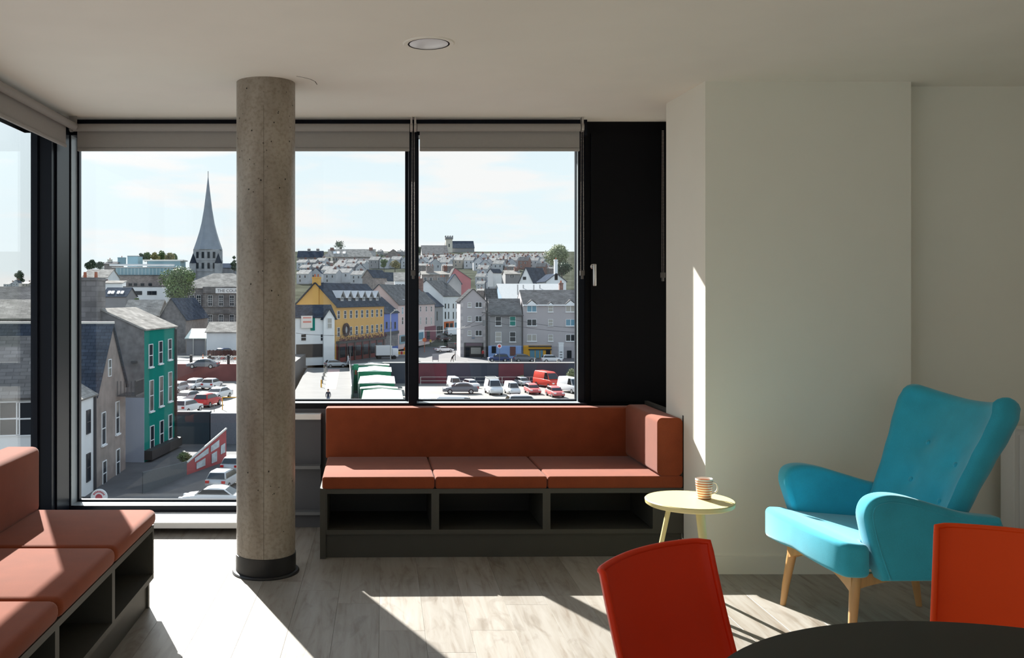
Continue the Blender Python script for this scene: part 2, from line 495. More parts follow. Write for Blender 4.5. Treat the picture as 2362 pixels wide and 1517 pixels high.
hb.tube((hx, YB + .046, PZ(614, 6.0)), (hx, YB - .003, PZ(614, 6.0)), .009, n=14)
hb.build('handle_neck', M_steel, w4, smooth=True)
rbox('handle_lever', hx - .010, hx + .012, YB - .012, YB + .008, PZ(660, 6.0), PZ(608, 6.0), .007, M_steel, w4, seg=3)
# low wall under the window sills
lw = struct(MB().box(-.9, 1.96, 5.99, 6.16, 0, .741).build('wall_front', M_grey), 'dark grey low wall lining under the windows', 'wall')
lw2 = MB().box(-.9, -.40, 5.94, 5.99, 0, .681)
lw2.build('lining', M_grey, lw)
MB().box(-.9, -.40, 5.87, 5.94, .375, .395).build('ledge', mat('grey_ledge', (.16, .165, .175), .6), lw)
MB().box(-.9, -.40, 5.87, 5.94, .085, .105).build('ledge', mat('grey_ledge', (.16, .165, .175), .6), lw)
MB().box(-.9, -.40, 5.91, 5.94, 0, .075).build('skirting', M_grey, lw)

# glazed left wall
ys = [5.70, 3.68, 1.72, -.24, -2.2]
w5 = None
struct(MB().box(-2.15, XL, YN, -2.2, 0, H).build('wall_side', M_wall), 'plain off-white side wall beyond the windows', 'wall')
wl = struct(MB().box(-2.25, -2.03, YN - .2, 6.16, -.3, .075).build('wall_left', M_frame), 'dark kerb below the glazed side wall', 'wall')
for k in range(4):
    w = thing('window_%d' % (5 + k), ['tall side window behind the orange sofa', 'second side window along the sofa wall',
              'third side window along the sofa wall', 'last side window along the sofa wall'][k], 'window', kind='structure')
    ya, yb = ys[k + 1] + .03, ys[k] - (.03 if k else 0)
    f = MB().box(-2.15, XL, ya, yb, .075, .114).box(-2.15, XL, ya, yb, ZH, H)
    if k == 0:
        f.box(-2.15, XL, 5.70, 6.0, .075, H)
    else:
        f.box(-2.15, XL, yb, yb + .06, .075, H)
    f.build('frame', M_frame, w)
    MB().box(XG - .02, XG + .02, yb - .022, yb, .114, ZH).box(XG - .02, XG + .02, ya, ya + .022, .114, ZH)\
        .build('glazing_bead', M_frame, w)
    pane(w, XG - .004, XG + .004, ya, yb, .114, ZH)
# corner panel face of the side window, slightly stepped
MB().box(XL, XL + .012, 5.76, 5.98, .075, H).build('corner_panel', M_frame, bpy.data.objects['window_5'])
w_fill = thing('window_10', 'added unseen window behind the camera for soft fill light', 'window', kind='structure')  # added rear window, out of view, lets in soft fill light
MB().box(-1.2, 3.4, YN - .12, YN, .5, .56).box(-1.2, 3.4, YN - .12, YN, 2.39, 2.45).box(-1.2, -1.14, YN - .12, YN, .56, 2.39).box(3.34, 3.4, YN - .12, YN, .56, 2.39)\
    .box(1.07, 1.13, YN - .12, YN, .56, 2.39).build('frame', M_frame, w_fill)
pane(w_fill, -1.14, 3.34, YN - .064, YN - .056, .56, 2.39)
# glazed return behind the pier
w9 = thing('window_9', 'narrow return window tucked behind the pier', 'window', kind='structure')
MB().box(1.96, 2.10, 5.5, 5.53, .741, H).box(1.96, 2.10, 5.93, 6.0, .741, H).box(1.96, 2.10, 5.53, 5.93, .741, .774)\
    .box(1.96, 2.10, 5.53, 5.93, ZH, H).build('frame', M_frame, w9)
pane(w9, 2.03, 2.038, 5.53, 5.93, .774, ZH)
MB().box(1.96, 2.10, 5.5, 6.16, 0, .741).build('apron', M_grey, w9)

# ------------------------------------------------------------------ roller blinds
def bead_chain(x, y, z0, z1, sep, parent):
    m = MB()
    n = int((z1 - z0) / .009)
    for s in (-1, 1):
        for k in range(n):
            z = z0 + (z1 - z0) * k / n
            u = x + s * sep * (0.55 + .45 * (1 - abs((k / n) - .1)))
            r = .0034
            i = len(m.v)
            m.v += [(u + r, y, z), (u, y + r, z), (u - r, y, z), (u, y - r, z), (u, y, z + r), (u, y, z - r)]
            m.f += [(i, i + 1, i + 4), (i + 1, i + 2, i + 4), (i + 2, i + 3, i + 4), (i + 3, i, i + 4),
                    (i + 1, i, i + 5), (i + 2, i + 1, i + 5), (i + 3, i + 2, i + 5), (i, i + 3, i + 5)]
    c = m.build('bead_chain', mat('chain_metal', (.52, .47, .42), .35, metal=.8), parent)
    wgt = MB().box(x - .014, x + .014, y - .008, y + .008, z0 - .028, z0 + .004)
    wgt.tube((x, y, z0 - .028), (x, y, z0 - .05), .008, n=10)
    wgt.build('chain_tensioner', mat('tensioner', (.10, .09, .085), .4), c)
    return c
def blind_x(xa, xb, label, chain=None, lk=True):
    y = 5.925
    b = thing('roller_blind', label, 'blind', ((xa + xb) / 2, y, 2.535), group='roller blinds at the windows')
    cx = (xa + xb) / 2
    L_ = (xb - xa) / 2
    t = MB(); t.tube((-L_ + .012, 0, 0), (L_ - .012, 0, 0), .0245, n=24); t.build('roller', M_blind, b, smooth=False)
    shade_auto(b.children[0])
    MB().box(-L_ + .03, L_ - .012, .0225, .0240, -.128, .0).build('fabric', M_blind, b)
    rbox('bottom_bar', -L_ + .03, L_ - .012, .015, .031, -.147, -.126, .005, M_blind, b, seg=2)
    for s in (-1, 1):
        MB().box(s * L_ - .006, s * L_ + .006, -.018, .03, -.02, .065).tube((s * L_ - .008, 0, 0), (s * L_ + .008, 0, 0), .028, n=20)\
            .build('bracket', mat('bracket_metal', (.45, .42, .39), .4, metal=.6), b)
    if chain:
        bead_chain(chain[0] - cx, chain[1] - y, chain[2] - 2.535, -.02, .010, b)
    return b
blind_x(-1.985, -.875, 'grey roller blind rolled up above the tall window')
blind_x(-.85, .176, 'grey roller blind above the pane between column and mullion', (PX(953, 5.9), 5.9, PZ(625, 5.9)))
blind_x(.200, 1.262, 'grey roller blind above the pane beside the black panel', (PX(1343, 5.9), 5.9, PZ(625, 5.9)))
# blind on the side glazing
b = thing('roller_blind', 'grey roller blind above the side window behind the sofa', 'blind', (-1.955, 4.0, 2.535), group='roller blinds at the windows')
t = MB(); t.tube((0, -1.7, 0), (0, 1.88, 0), .0245, n=24); shade_auto(t.build('roller', M_blind, b))
MB().box(-.0240, -.0225, -1.7, 1.80, -.128, 0).build('fabric', M_blind, b)
rbox('bottom_bar', -.031, -.015, -1.7, 1.80, -.147, -.126, .005, M_blind, b, seg=2)
MB().box(-.03, .018, 1.88, 1.892, -.02, .065).build('bracket', mat('bracket_metal', (.45, .42, .39), .4, metal=.6), b)
# blind end peeping out behind the pier
b = thing('roller_blind', 'end of a roller blind peeping out beside the pier', 'blind', (1.905, 5.7, 2.535), group='roller blinds at the windows')
t = MB(); t.tube((0, -.18, 0), (0, .16, 0), .0245, n=24); shade_auto(t.build('roller', M_blind, b))
MB().box(-.018, .03, .16, .172, -.02, .065).tube((0, .160, 0), (0, .176, 0), .028, n=20).build('bracket', mat('bracket_metal', (.45, .42, .39), .4, metal=.6), b)
MB().box(.0225, .0240, -.18, .15, -.05, 0).build('fabric', M_blind, b)
bead_chain(PX(1529, 5.88) - 1.905, .18, PZ(630, 5.88) - 2.535, -.02, .006, b)

# ------------------------------------------------------------------ concrete column
def concrete():
    m = bpy.data.materials.new('cast_concrete'); m.use_nodes = True
    t = m.node_tree; b = t.nodes['Principled BSDF']
    b.inputs['Roughness'].default_value = 0.38; b.inputs['Specular IOR Level'].default_value = 0.45
    tc = t.nodes.new('ShaderNodeTexCoord')
    def noise(scale, sx, det, dis=0.0):
        mp = t.nodes.new('ShaderNodeMapping'); mp.inputs['Scale'].default_value = sx
        t.links.new(tc.outputs['Object'], mp.inputs[0])
        n = t.nodes.new('ShaderNodeTexNoise'); n.inputs['Scale'].default_value = scale; n.inputs['Detail'].default_value = det
        n.inputs['Distortion'].default_value = dis
        t.links.new(mp.outputs[0], n.inputs['Vector']); return n
    n1 = noise(5, (1, 1, .3), 6, .5); n2 = noise(60, (1, 1, 1), 4)
    r1 = t.nodes.new('ShaderNodeValToRGB')
    r1.color_ramp.elements[0].position = .32; r1.color_ramp.elements[0].color = (.215, .172, .128, 1)
    r1.color_ramp.elements[1].position = .68; r1.color_ramp.elements[1].color = (.42, .37, .305, 1)
    t.links.new(n1.outputs['Fac'], r1.inputs[0])
    r2 = t.nodes.new('ShaderNodeValToRGB')
    r2.color_ramp.elements[0].position = .30; r2.color_ramp.elements[0].color = (.70, .67, .63, 1)
    r2.color_ramp.elements[1].position = .55; r2.color_ramp.elements[1].color = (1, 1, 1, 1)
    t.links.new(n2.outputs['Fac'], r2.inputs[0])
    mu = t.nodes.new('ShaderNodeMixRGB'); mu.blend_type = 'MULTIPLY'; mu.inputs[0].default_value = .8
    t.links.new(r1.outputs[0], mu.inputs[1]); t.links.new(r2.outputs[0], mu.inputs[2])
    t.links.new(mu.outputs[0], b.inputs['Base Color'])
    bp = t.nodes.new('ShaderNodeBump'); bp.inputs['Strength'].default_value = .15; bp.inputs['Distance'].default_value = .004
    t.links.new(n2.outputs['Fac'], bp.inputs['Height']); t.links.new(bp.outputs[0], b.inputs['Normal'])
    return m
M_conc = concrete()
CXc, CYc, CR = -.628, 4.972, .1555
col = thing('concrete_column', 'round bare concrete column with a black collar at its foot', 'column', (CXc, CYc, 0))
s = MB().lathe([(CR, .09), (CR, H)], 72).build('shaft', M_conc, col)
shade_auto(s)
c2 = MB().lathe([(.1595, .0), (.1595, .102), (.152, .103)], 72).build('collar', M_black, col); shade_auto(c2)
c3 = MB().lathe([(.159, 0), (.178, 0), (.178, .006), (.172, .012), (.159, .014)], 72).build('floor_flange', M_black, col); shade_auto(c3)
# casting seam and blow holes
a_s = math.atan2(-1, .03) + .02
sx_, sy_ = math.cos(a_s) * CR, math.sin(a_s) * CR
MB().box(sx_ - .0012, sx_ + .0012, sy_ - .0006, sy_ + .002, .10, 2.45).build('casting_seam', mat('seam_dark', (.16, .135, .10), .7), col)
ph = MB()
for k in range(70):
    a = -math.pi / 2 + rng.uniform(-1.25, 1.25)
    z = rng.choice([rng.uniform(1.95, 2.55), rng.uniform(.12, .6), rng.uniform(.1, 2.55)])
    r_ = rng.uniform(.0012, .0045)
    n = Vector((math.cos(a), math.sin(a), 0)); tt = Vector((-n.y, n.x, 0)); c = n * (CR + .0004) + Vector((0, 0, z))
    pts = [c + tt * math.cos(q) * r_ * rng.uniform(.7, 1.3) + Vector((0, 0, math.sin(q) * r_ * rng.uniform(.8, 1.5))) for q in [2 * math.pi * j / 7 for j in range(7)]]
    ph.quad(*pts)
tag(ph.build('blow_holes', mat('pit_dark', (.03, .025, .02), .9), col), kind='stuff')

# ------------------------------------------------------------------ ceiling downlight
dl = thing('downlight', 'round white recessed downlight in the ceiling, switched off', 'ceiling light', (PX(989, 4.185), 4.185, H))
o = MB().lathe([(.093, .0), (.093, -.004), (.112, -.005), (.116, -.001), (.116, 0)], 56).build('trim_ring', M_ceil, dl); shade_auto(o)
o = MB().lathe([(.0925, -.0035), (.094, -.0046), (.0955, -.0035)], 56).build('shadow_gap', mat('gap_dark', (.06, .05, .045), .8), dl)
o = MB().lathe([(0.0, -.010), (.05, -.008), (.080, -.0055), (.0925, -.002)], 56).build('diffuser', mat('opal_diffuser', (.80, .78, .80), .25), dl); shade_auto(o)

# ------------------------------------------------------------------ radiator
rd = thing('radiator', 'white panel radiator on the recessed wall behind the armchair', 'radiator', (3.275, 4.845, .175))
rbox('end_cover', 0, .012, 0, .105, 0, .60, .004, M_white, rd, seg=2)
MB().box(.012, .85, .004, .022, .005, .595).box(.012, .85, .083, .101, .005, .595).build('panel', M_white, rd)
for k in range(11):
    rbox('rib', .03 + k * .074, .03 + k * .074 + .05, -.004, .004, .03, .57, .0035, M_white, rd, seg=2)
MB().box(.012, .85, 0, .105, .594, .602).build('top_grille', M_white, rd)
MB().tube((-.04, .05, .555), (0, .05, .555), .011, n=14).build('bleed_valve', M_steel, rd, smooth=True)
MB().tube((-.045, .05, .555), (-.04, .05, .555), .016, n=14).build('valve_cap', M_black, rd)
MB().tube((-.05, .05, .03), (0, .05, .03), .012, n=12).tube((-.05, .05, .03), (-.05, .05, -.16), .008, n=10).build('pipe', M_white, rd)
MB().tube((-.085, .05, .03), (-.05, .05, .03), .019, n=14).build('thermostat_head', M_white, rd)
for k in (.15, .65):
    MB().box(k, k + .05, .09, .186, .02, .10).build('bracket', M_white, rd)
# ------------------------------------------------------------------ furniture materials
def fabric(name, col, scale=420, var=.16, sheen=.25):
    m = bpy.data.materials.new(name); m.use_nodes = True
    t = m.node_tree; b = t.nodes['Principled BSDF']
    b.inputs['Roughness'].default_value = .88; b.inputs['Specular IOR Level'].default_value = .25
    b.inputs['Sheen Weight'].default_value = sheen; b.inputs['Sheen Roughness'].default_value = .45
    tc = t.nodes.new('ShaderNodeTexCoord')
    n = t.nodes.new('ShaderNodeTexNoise'); n.inputs['Scale'].default_value = scale; n.inputs['Detail'].default_value = 2
    n2 = t.nodes.new('ShaderNodeTexNoise'); n2.inputs['Scale'].default_value = 9; n2.inputs['Detail'].default_value = 4
    w = t.nodes.new('ShaderNodeTexWave'); w.inputs['Scale'].default_value = scale * .35; w.inputs['Distortion'].default_value = 3
    for q in (n, n2, w): t.links.new(tc.outputs['Object'], q.inputs['Vector'])
    ad = t.nodes.new('ShaderNodeMath'); ad.operation = 'ADD'; t.links.new(n.outputs['Fac'], ad.inputs[0])
    t.links.new(n2.outputs['Fac'], ad.inputs[1])
    mr = t.nodes.new('ShaderNodeMapRange'); mr.inputs['From Min'].default_value = .6; mr.inputs['From Max'].default_value = 1.4
    mr.inputs['To Min'].default_value = 1 - var; mr.inputs['To Max'].default_value = 1 + var
    t.links.new(ad.outputs[0], mr.inputs['Value'])
    vm = t.nodes.new('ShaderNodeVectorMath'); vm.operation = 'SCALE'; vm.inputs[0].default_value = col
    t.links.new(mr.outputs[0], vm.inputs['Scale']); t.links.new(vm.outputs[0], b.inputs['Base Color'])
    bp = t.nodes.new('ShaderNodeBump'); bp.inputs['Strength'].default_value = .25; bp.inputs['Distance'].default_value = .001
    t.links.new(n.outputs['Fac'], bp.inputs['Height']); t.links.new(bp.outputs[0], b.inputs['Normal'])
    return m
M_orange = fabric('rust_wool', (.25, .055, .019), sheen=.15)
M_teal = fabric('teal_wool', (.04, .42, .56), sheen=.4)
M_carc = mat('olive_grey_laminate', (.058, .055, .045), .55, var=.03, scale=20)
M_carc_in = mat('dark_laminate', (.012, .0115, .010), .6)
M_pipe = mat('seat_gap', (.05, .016, .008), .9)
M_yel = mat('pale_yellow_paint', (.80, .69, .33), .4)
M_oplast = mat('orange_plastic', (.92, .075, .005), .42, spec=.25)
M_oplast2 = mat('brick_red_plastic', (.80, .040, .005), .42, spec=.25)
M_beech = mat('beech_wood', (.66, .37, .15), .38, var=.12, scale=6, stretch=(6, 6, .6))
M_tabl = mat('black_table_laminate', (.011, .010, .009), .45, spec=.25)

ST, SB = .457, .388      # seat top, cushion underside
def cushion(name, x0, x1, y0, y1, z0, z1, parent, r=.022):
    return rbox(name, x0, x1, y0, y1, z0, z1, r, M_orange, parent, seg=4)

# ------------------------------------------------------------------ window bench with arm
be = thing('window_bench', 'rust orange upholstered bench with open grey cubbies under the window', 'bench', (-.355, 5.195, 0), R(.9))
WB = 2.06
MB().box(0, .032, 0, .74, 0, SB + .004).build('end_panel', M_carc, be)
MB().box(2.037, WB, .0, .74, .105, .795).build('end_panel', M_carc, be)
MB().box(.032, 2.037, .004, .74, .362, SB).build('top_rail', M_carc, be)
MB().box(.032, 2.037, .004, .50, .135, .160).build('shelf', M_carc, be)
MB().box(.032, 2.037, .03, .05, 0, .135).build('plinth', M_carc, be)
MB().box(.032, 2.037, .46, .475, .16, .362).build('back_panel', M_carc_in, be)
for a, b_ in ((.032, .040), (.622, .665), (1.246, 1.289), (1.865, 2.037)):
    MB().box(a, b_, .004, .46, .16, .362).build('divider', M_carc, be)
for a, b_ in ((.012, .640), (.644, 1.270), (1.274, 2.035)):
    cushion('seat_cushion', a, b_, -.004, .66, SB, ST, be, .013)
cushion('back_cushion', .002, 2.035, .648, .755, ST - .01, .764, be, .012)
rbox('arm_cushion', 1.890, 2.034, .006, .648, ST, .782, .030, M_orange, be, seg=5, axes='y')

# ------------------------------------------------------------------ sofa along the side glazing
so = thing('side_sofa', 'rust orange upholstered sofa with grey cubbies along the side window', 'sofa', (-1.085, 4.40, 0))
LS = 2.6
MB().box(-.72, -.02, -.026, 0, 0, SB).build('end_panel', M_carc, so)
MB().box(-.72, 0, -LS, -.0, .362, SB).build('top_rail', M_carc, so)
MB().box(-.50, 0, -LS, -.02, .135, .160).build('shelf', M_carc, so)
MB().box(-.05, -.03, -LS, -.0, 0, .135).build('plinth', M_carc, so)
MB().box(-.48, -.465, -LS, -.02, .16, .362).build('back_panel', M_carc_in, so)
cuts = [0, .656, 1.302, 1.948, LS]
MB().box(-.46, 0, -.022, 0, .135, .362).build('divider', M_carc, so)
for c in cuts[1:-1]:
    MB().box(-.46, 0, -c - .020, -c + .020, .16, .362).build('divider', M_carc, so)
for a, b_ in zip(cuts[:-1], cuts[1:]):
    cushion('seat_cushion', -.60, .012, -b_ + .002, -a - .002 if a else .012, SB, ST + .004, so, .030)
cushion('back_cushion', -.705, -.538, -LS, .012, ST - .01, .758, so, .030)

# ------------------------------------------------------------------ side table and mug
ST_X, ST_Y, ST_H = PX(1590.6, 4.43), 4.43, .50
tb = thing('side_table', 'small round pale yellow side table with splayed legs', 'side table', (ST_X, ST_Y, 0))
o = MB().lathe([(0, ST_H - .026), (.196, ST_H - .026), (.204, ST_H - .020), (.206, ST_H - .004), (.202, ST_H), (0, ST_H)], 72).build('top', M_yel, tb)
shade_auto(o, 30)
for a in (162, 282, 42):
    q = Vector((math.cos(R(a)), math.sin(R(a)), 0)); n = Vector((-q.y, q.x, 0))
    top = q * .09 + Vector((0, 0, ST_H - .026)); bot = q * .185
    lg = MB()
    rows = []
    for f_, (hw, hd) in ((0, (.024, .012)), (.5, (.019, .011)), (1, (.013, .010))):
        c = top.lerp(bot, f_)
        rows.append([c + n * hw * cs + q * hd * sn for cs, sn in [(math.cos(R(t)), math.sin(R(t))) for t in range(0, 360, 30)]])
    lg.grid(rows, closed=True)
    lg.f.append(tuple(range(len(lg.v) - 12, len(lg.v))))
    o = lg.build('leg', M_yel, tb, fixn=True); shade_auto(o, 50)

def mug_mat():
    m = bpy.data.materials.new('striped_mug_glaze'); m.use_nodes = True
    t = m.node_tree; b = t.nodes['Principled BSDF']; b.inputs['Roughness'].default_value = .18
    tc = t.nodes.new('ShaderNodeTexCoord'); sp = t.nodes.new('ShaderNodeSeparateXYZ')
    t.links.new(tc.outputs['Object'], sp.inputs[0])
    def math_(op, a, b2=None):
        n = t.nodes.new('ShaderNodeMath'); n.operation = op
        for k, x_ in enumerate((a, b2)):
            if x_ is None: continue
            if isinstance(x_, (int, float)): n.inputs[k].default_value = x_
            else: t.links.new(x_, n.inputs[k])
        return n.outputs[0]
    ang = math_('ARCTAN2', sp.outputs['Y'], sp.outputs['X'])
    teeth = math_('SINE', math_('MULTIPLY', ang, 46.0))
    z = sp.outputs['Z']
    ph_ = math_('FRACT', math_('MULTIPLY', z, 1 / .0118))
    band = math_('ADD', math_('MULTIPLY', teeth, .12), ph_)
    st = math_('LESS_THAN', band, .46)
    rim = math_('LESS_THAN', z, .0865)
    st2 = math_('MULTIPLY', st, rim)
    mx = t.nodes.new('ShaderNodeMixRGB'); mx.inputs[1].default_value = (.86, .82, .74, 1); mx.inputs[2].default_value = (.60, .16, .045, 1)
    t.links.new(st2, mx.inputs[0]); t.links.new(mx.outputs[0], b.inputs['Base Color'])
    return m
mg = thing('mug', 'white mug with orange stripes on the yellow side table', 'mug', (PX(1624, 4.45), 4.45, ST_H))
o = MB().lathe([(0, .001), (.029, .001), (.033, .004), (.0375, .05), (.041, .094), (.0395, .096), (.0375, .094), (.034, .05), (.030, .008), (0, .006)], 48).build('body', mug_mat(), mg)
shade_auto(o, 60)
hp = [Vector((.036, 0, .078)), Vector((.052, 0, .080)), Vector((.062, 0, .066)), Vector((.063, 0, .048)), Vector((.055, 0, .032)), Vector((.034, 0, .024))]
hm = MB()
rows = []
for k, p in enumerate(hp):
    tg = (hp[min(k + 1, 5)] - hp[max(k - 1, 0)]).normalized(); nn = tg.cross(Vector((0, 1, 0)))
    rows.append([p + nn * math.cos(q) * .0045 + Vector((0, 1, 0)) * math.sin(q) * .006 for q in [2 * math.pi * j / 10 for j in range(10)]])
hm.grid(rows, closed=True)
o = hm.build('handle', mat('mug_white', (.86, .82, .74), .2), mg, smooth=True, fixn=True)
o.rotation_euler = (0, 0, R(-12))
sd = o.modifiers.new('s', 'SUBSURF'); sd.levels = sd.render_levels = 1

# ------------------------------------------------------------------ teal armchair
ac = thing('armchair', 'teal upholstered button-back armchair on splayed beech legs', 'armchair', (2.24, 4.165, 0), R(180 + 4))
def poly_solid(name, pts, zc, d, bev, m, parent, seg=3, sub=0, ang=40):
    """closed outline pts (3d) swept by d with rounded rim"""
    bm = bmesh.new()
    vs_ = [bm.verts.new(p) for p in pts]
    fc = bm.faces.new(vs_)
    ex = bmesh.ops.extrude_face_region(bm, geom=[fc])
    nv = [g for g in ex['geom'] if isinstance(g, bmesh.types.BMVert)]
    bmesh.ops.translate(bm, verts=nv, vec=Vector(d))
    bmesh.ops.recalc_face_normals(bm, faces=bm.faces)
    ns = set(nv)
    rim = [e for e in bm.edges if (e.verts[0] in ns) == (e.verts[1] in ns)]
    if bev: bmesh.ops.bevel(bm, geom=rim, offset=bev, segments=seg, profile=.5, affect='EDGES', clamp_overlap=True)
    me = bpy.data.meshes.new(name); bm.to_mesh(me); bm.free()
    return shade_auto(link(name, me, m, parent), ang)
def smooth_curve(pts, n=6, closed=False):
    out = []
    N = len(pts)
    rng_ = range(N if closed else N - 1)
    g = (lambda i: Vector(pts[i % N])) if closed else (lambda i: Vector(pts[max(0, min(N - 1, i))]))
    for i in rng_:
        p0, p1, p2, p3 = g(i - 1), g(i), g(i + 1), g(i + 2)
        for k in range(n):
            t = k / n
            out.append(.5 * ((2 * p1) + (-p0 + p2) * t + (2 * p0 - 5 * p1 + 4 * p2 - p3) * t * t + (-p0 + 3 * p1 - 3 * p2 + p3) * t ** 3))
    if not closed: out.append(Vector(pts[-1]))
    return out
# seat with the front wrapping round the arms
half = [(-.27, .255), (.10, .262), (.262, .272), (.285, .345), (.345, .350), (.395, .318), (.425, .16), (.432, 0)]
half = [Vector((x_, y_, 0)) for x_, y_ in half]
hs = smooth_curve(half, 4)
out = [Vector((p.x, p.y, .312)) for p in hs] + [Vector((p.x, -p.y, .312)) for p in hs[::-1][1:]]
seat = poly_solid('seat', out, 0, (0, 0, .148), .042, M_teal, ac, seg=5)
for v in seat.data.vertices:
    t_ = max(0., min(1., (.42 - v.co.x) / .65))
    if v.co.z > .36: v.co.z -= .055 * t_ - .012 * math.cos(v.co.y / .35 * 1.4) * (1 - t_ * .3)
    if v.co.z < .35 and v.co.x > .1: v.co.z += .03 * (1 - abs(v.co.y) / .36)
# arms
arm_o = [(.225, .300), (.262, .40), (.296, .51), (.312, .585), (.290, .640), (.225, .660), (.13, .648), (.0, .610), (-.14, .570), (-.28, .552)]
arm_c = smooth_curve([Vector((a, 0, z)) for a, z in arm_o], 5)
for s_ in (1, -1):
    pts = [Vector((p.x, s_ * .262, p.z)) for p in arm_c] + [Vector((-.30, s_ * .262, .50)), Vector((-.26, s_ * .262, .292))]
    a_ = poly_solid('arm', pts, 0, (0, s_ * .092, 0), .030, M_teal, ac, seg=4)
    for v in a_.data.vertices:
        k = max(0, (v.co.z - .40) / .27)
        v.co.y += s_ * (.035 * k * k * max(0, (v.co.x + .3) / .56))
    pp = []
    for k, p in enumerate(arm_c):
        tg_ = (arm_c[min(k + 1, len(arm_c) - 1)] - arm_c[max(k - 1, 0)]).normalized()
        n_ = Vector((-tg_.z, 0, tg_.x))
        if n_.dot(Vector((0, 0, .45)) - p) < 0: n_ = -n_
        q = p + n_ * .028
        q.y = s_ * (.353 + .035 * max(0, (q.z - .40) / .27) ** 2 * max(0, (q.x + .3) / .56))
        pp.append(q)
    pm = sweep(pp, .0042, 8).build('piping', M_teal, a_, smooth=True)
# back shell with wings
def bw(t):
    ks = [(0, .260), (.25, .258), (.45, .266), (.65, .284), (.82, .306), (.93, .314), (1, .298)]
    for (a, p), (b_, q) in zip(ks[:-1], ks[1:]):
        if t <= b_: 
            f_ = (t - a) / (b_ - a); f_ = f_ * f_ * (3 - 2 * f_)
            return p + (q - p) * f_
    return ks[-1][1]
NB = Vector((-.926, 0, -.379))
btn = [(-.115, .67), (.115, .57), (-.115, .40), (.115, .32)]
def bfront(s, t):
    y = s * bw(t)
    x_ = -.085 - .30 * t + .105 * abs(s) ** 3.2 * (.55 + .45 * t) + .022 * math.cos(s * 1.5) * math.sin(math.pi * min(1, t * 1.05))
    z = .375 + .635 * t + (t ** 5) * (-.034 * (1 - s * s) + .012 * abs(s) ** 3)
    dent = 0
    for yb, tb_ in btn:
        r2 = (y - yb) ** 2 + ((t - tb_) * .71) ** 2
        dent += .016 * math.exp(-r2 / .0022)
    return Vector((x_, y, z)) + NB * dent
NS, NT = 30, 34
rows = []
for j in range(NT + 1):
    t = j / NT
    th = .082
    fr_ = [bfront(-1 + 2 * k / NS, t) for k in range(NS + 1)]
    bk_ = []
    for k in range(NS + 1):
        s = 1 - 2 * k / NS
        b0 = bfront(s, t)
        b0.x = -.085 - .30 * t + .05 * abs(s) ** 3
        b0.z = .375 + .635 * t + (t ** 5) * (-.034 * (1 - s * s) + .012 * abs(s) ** 3)
        bk_.append(b0 + NB * th * (1 - .10 * abs(s) ** 4))
    # round the rim a little
    ring = fr_ + [fr_[-1].lerp(bk_[0], .35) + Vector((0, .016, 0)), fr_[-1].lerp(bk_[0], .7) + Vector((0, .014, 0))] + bk_ + \
           [fr_[0].lerp(bk_[-1], .7) - Vector((0, .014, 0)), fr_[0].lerp(bk_[-1], .35) - Vector((0, .016, 0))]
    rows.append(ring)
# crown: shrink towards the mid-thickness line
top = rows[-1]
n_r = len(top)
mid = []
for k in range(n_r):
    if k <= NS: a_ = top[k]; b_ = top[(NS + 3) + (NS - k)]
    elif k < NS + 3: a_, b_ = top[NS], top[NS + 3]
    elif k <= 2 * NS + 3: a_ = top[2 * NS + 3 - k]; b_ = top[k]
    else: a_, b_ = top[0], top[2 * NS + 3]
    mid.append((a_ + b_) / 2)
for f_, dz in ((.22, .018), (.55, .030), (.85, .035), (.99, .036)):
    rows.append([top[k].lerp(mid[k], f_) + Vector((-.3, 0, .95)) * dz for k in range(n_r)])
bm_ = MB().grid(rows, closed=True)
bk = bm_.build('backrest', M_teal, ac, smooth=True, weld=True)
for yb, tb_ in btn:
    s = yb / bw(tb_)
    p = bfront(s, tb_)
    bo = MB().lathe([(0, .007), (.006, .0062), (.011, .003), (.0125, -.001), (.010, -.004)], 18).build('button', M_teal, bk, smooth=True)
    bo.location = p - NB * .001
    bo.rotation_euler = (-NB).to_track_quat('Z', 'Y').to_euler()
# wooden underframe
def apron(name, a, b_, z1, zlow, zmid, th):
    a, b_ = Vector(a), Vector(b_)
    dirv = (b_ - a).normalized(); nrm = Vector((-dirv.y, dirv.x, 0)) * th
    pts = [Vector((a.x, a.y, z1)), Vector((b_.x, b_.y, z1))]
    for k in range(13):
        f_ = 1 - k / 12
        p = a.lerp(b_, f_)
        e_ = abs(2 * f_ - 1)
        z = zmid + (zlow - zmid) * (e_ ** 2.4)
        pts.append(Vector((p.x, p.y, z)))
    o = MB().prism(pts, nrm).build(name, M_beech, ac, fixn=True)
    return o
apron('front_apron', (.315, -.265), (.315, .265), .335, .228, .290, .022)
apron('side_apron', (.285, .255), (-.245, .21), .305, .240, .272, .022)
apron('side_apron', (-.245, -.21), (.285, -.255), .305, .240, .272, .022)
for x_, y_, bx_, by_ in ((.285, .25, .325, .285), (.285, -.25, .325, -.285), (-.235, .20, -.31, .225), (-.235, -.20, -.31, -.225)):
    lg = MB()
    lg.tube((x_, y_, .318), (bx_ * .75 + x_ * .25, by_ * .75 + y_ * .25, .10), .0235, .0170, n=18, cap=True)
    lg.tube((bx_ * .75 + x_ * .25, by_ * .75 + y_ * .25, .10), (bx_, by_, 0), .0170, .0130, n=18, cap=True)
    shade_auto(lg.build('leg', M_beech, ac, weld=True), 50)

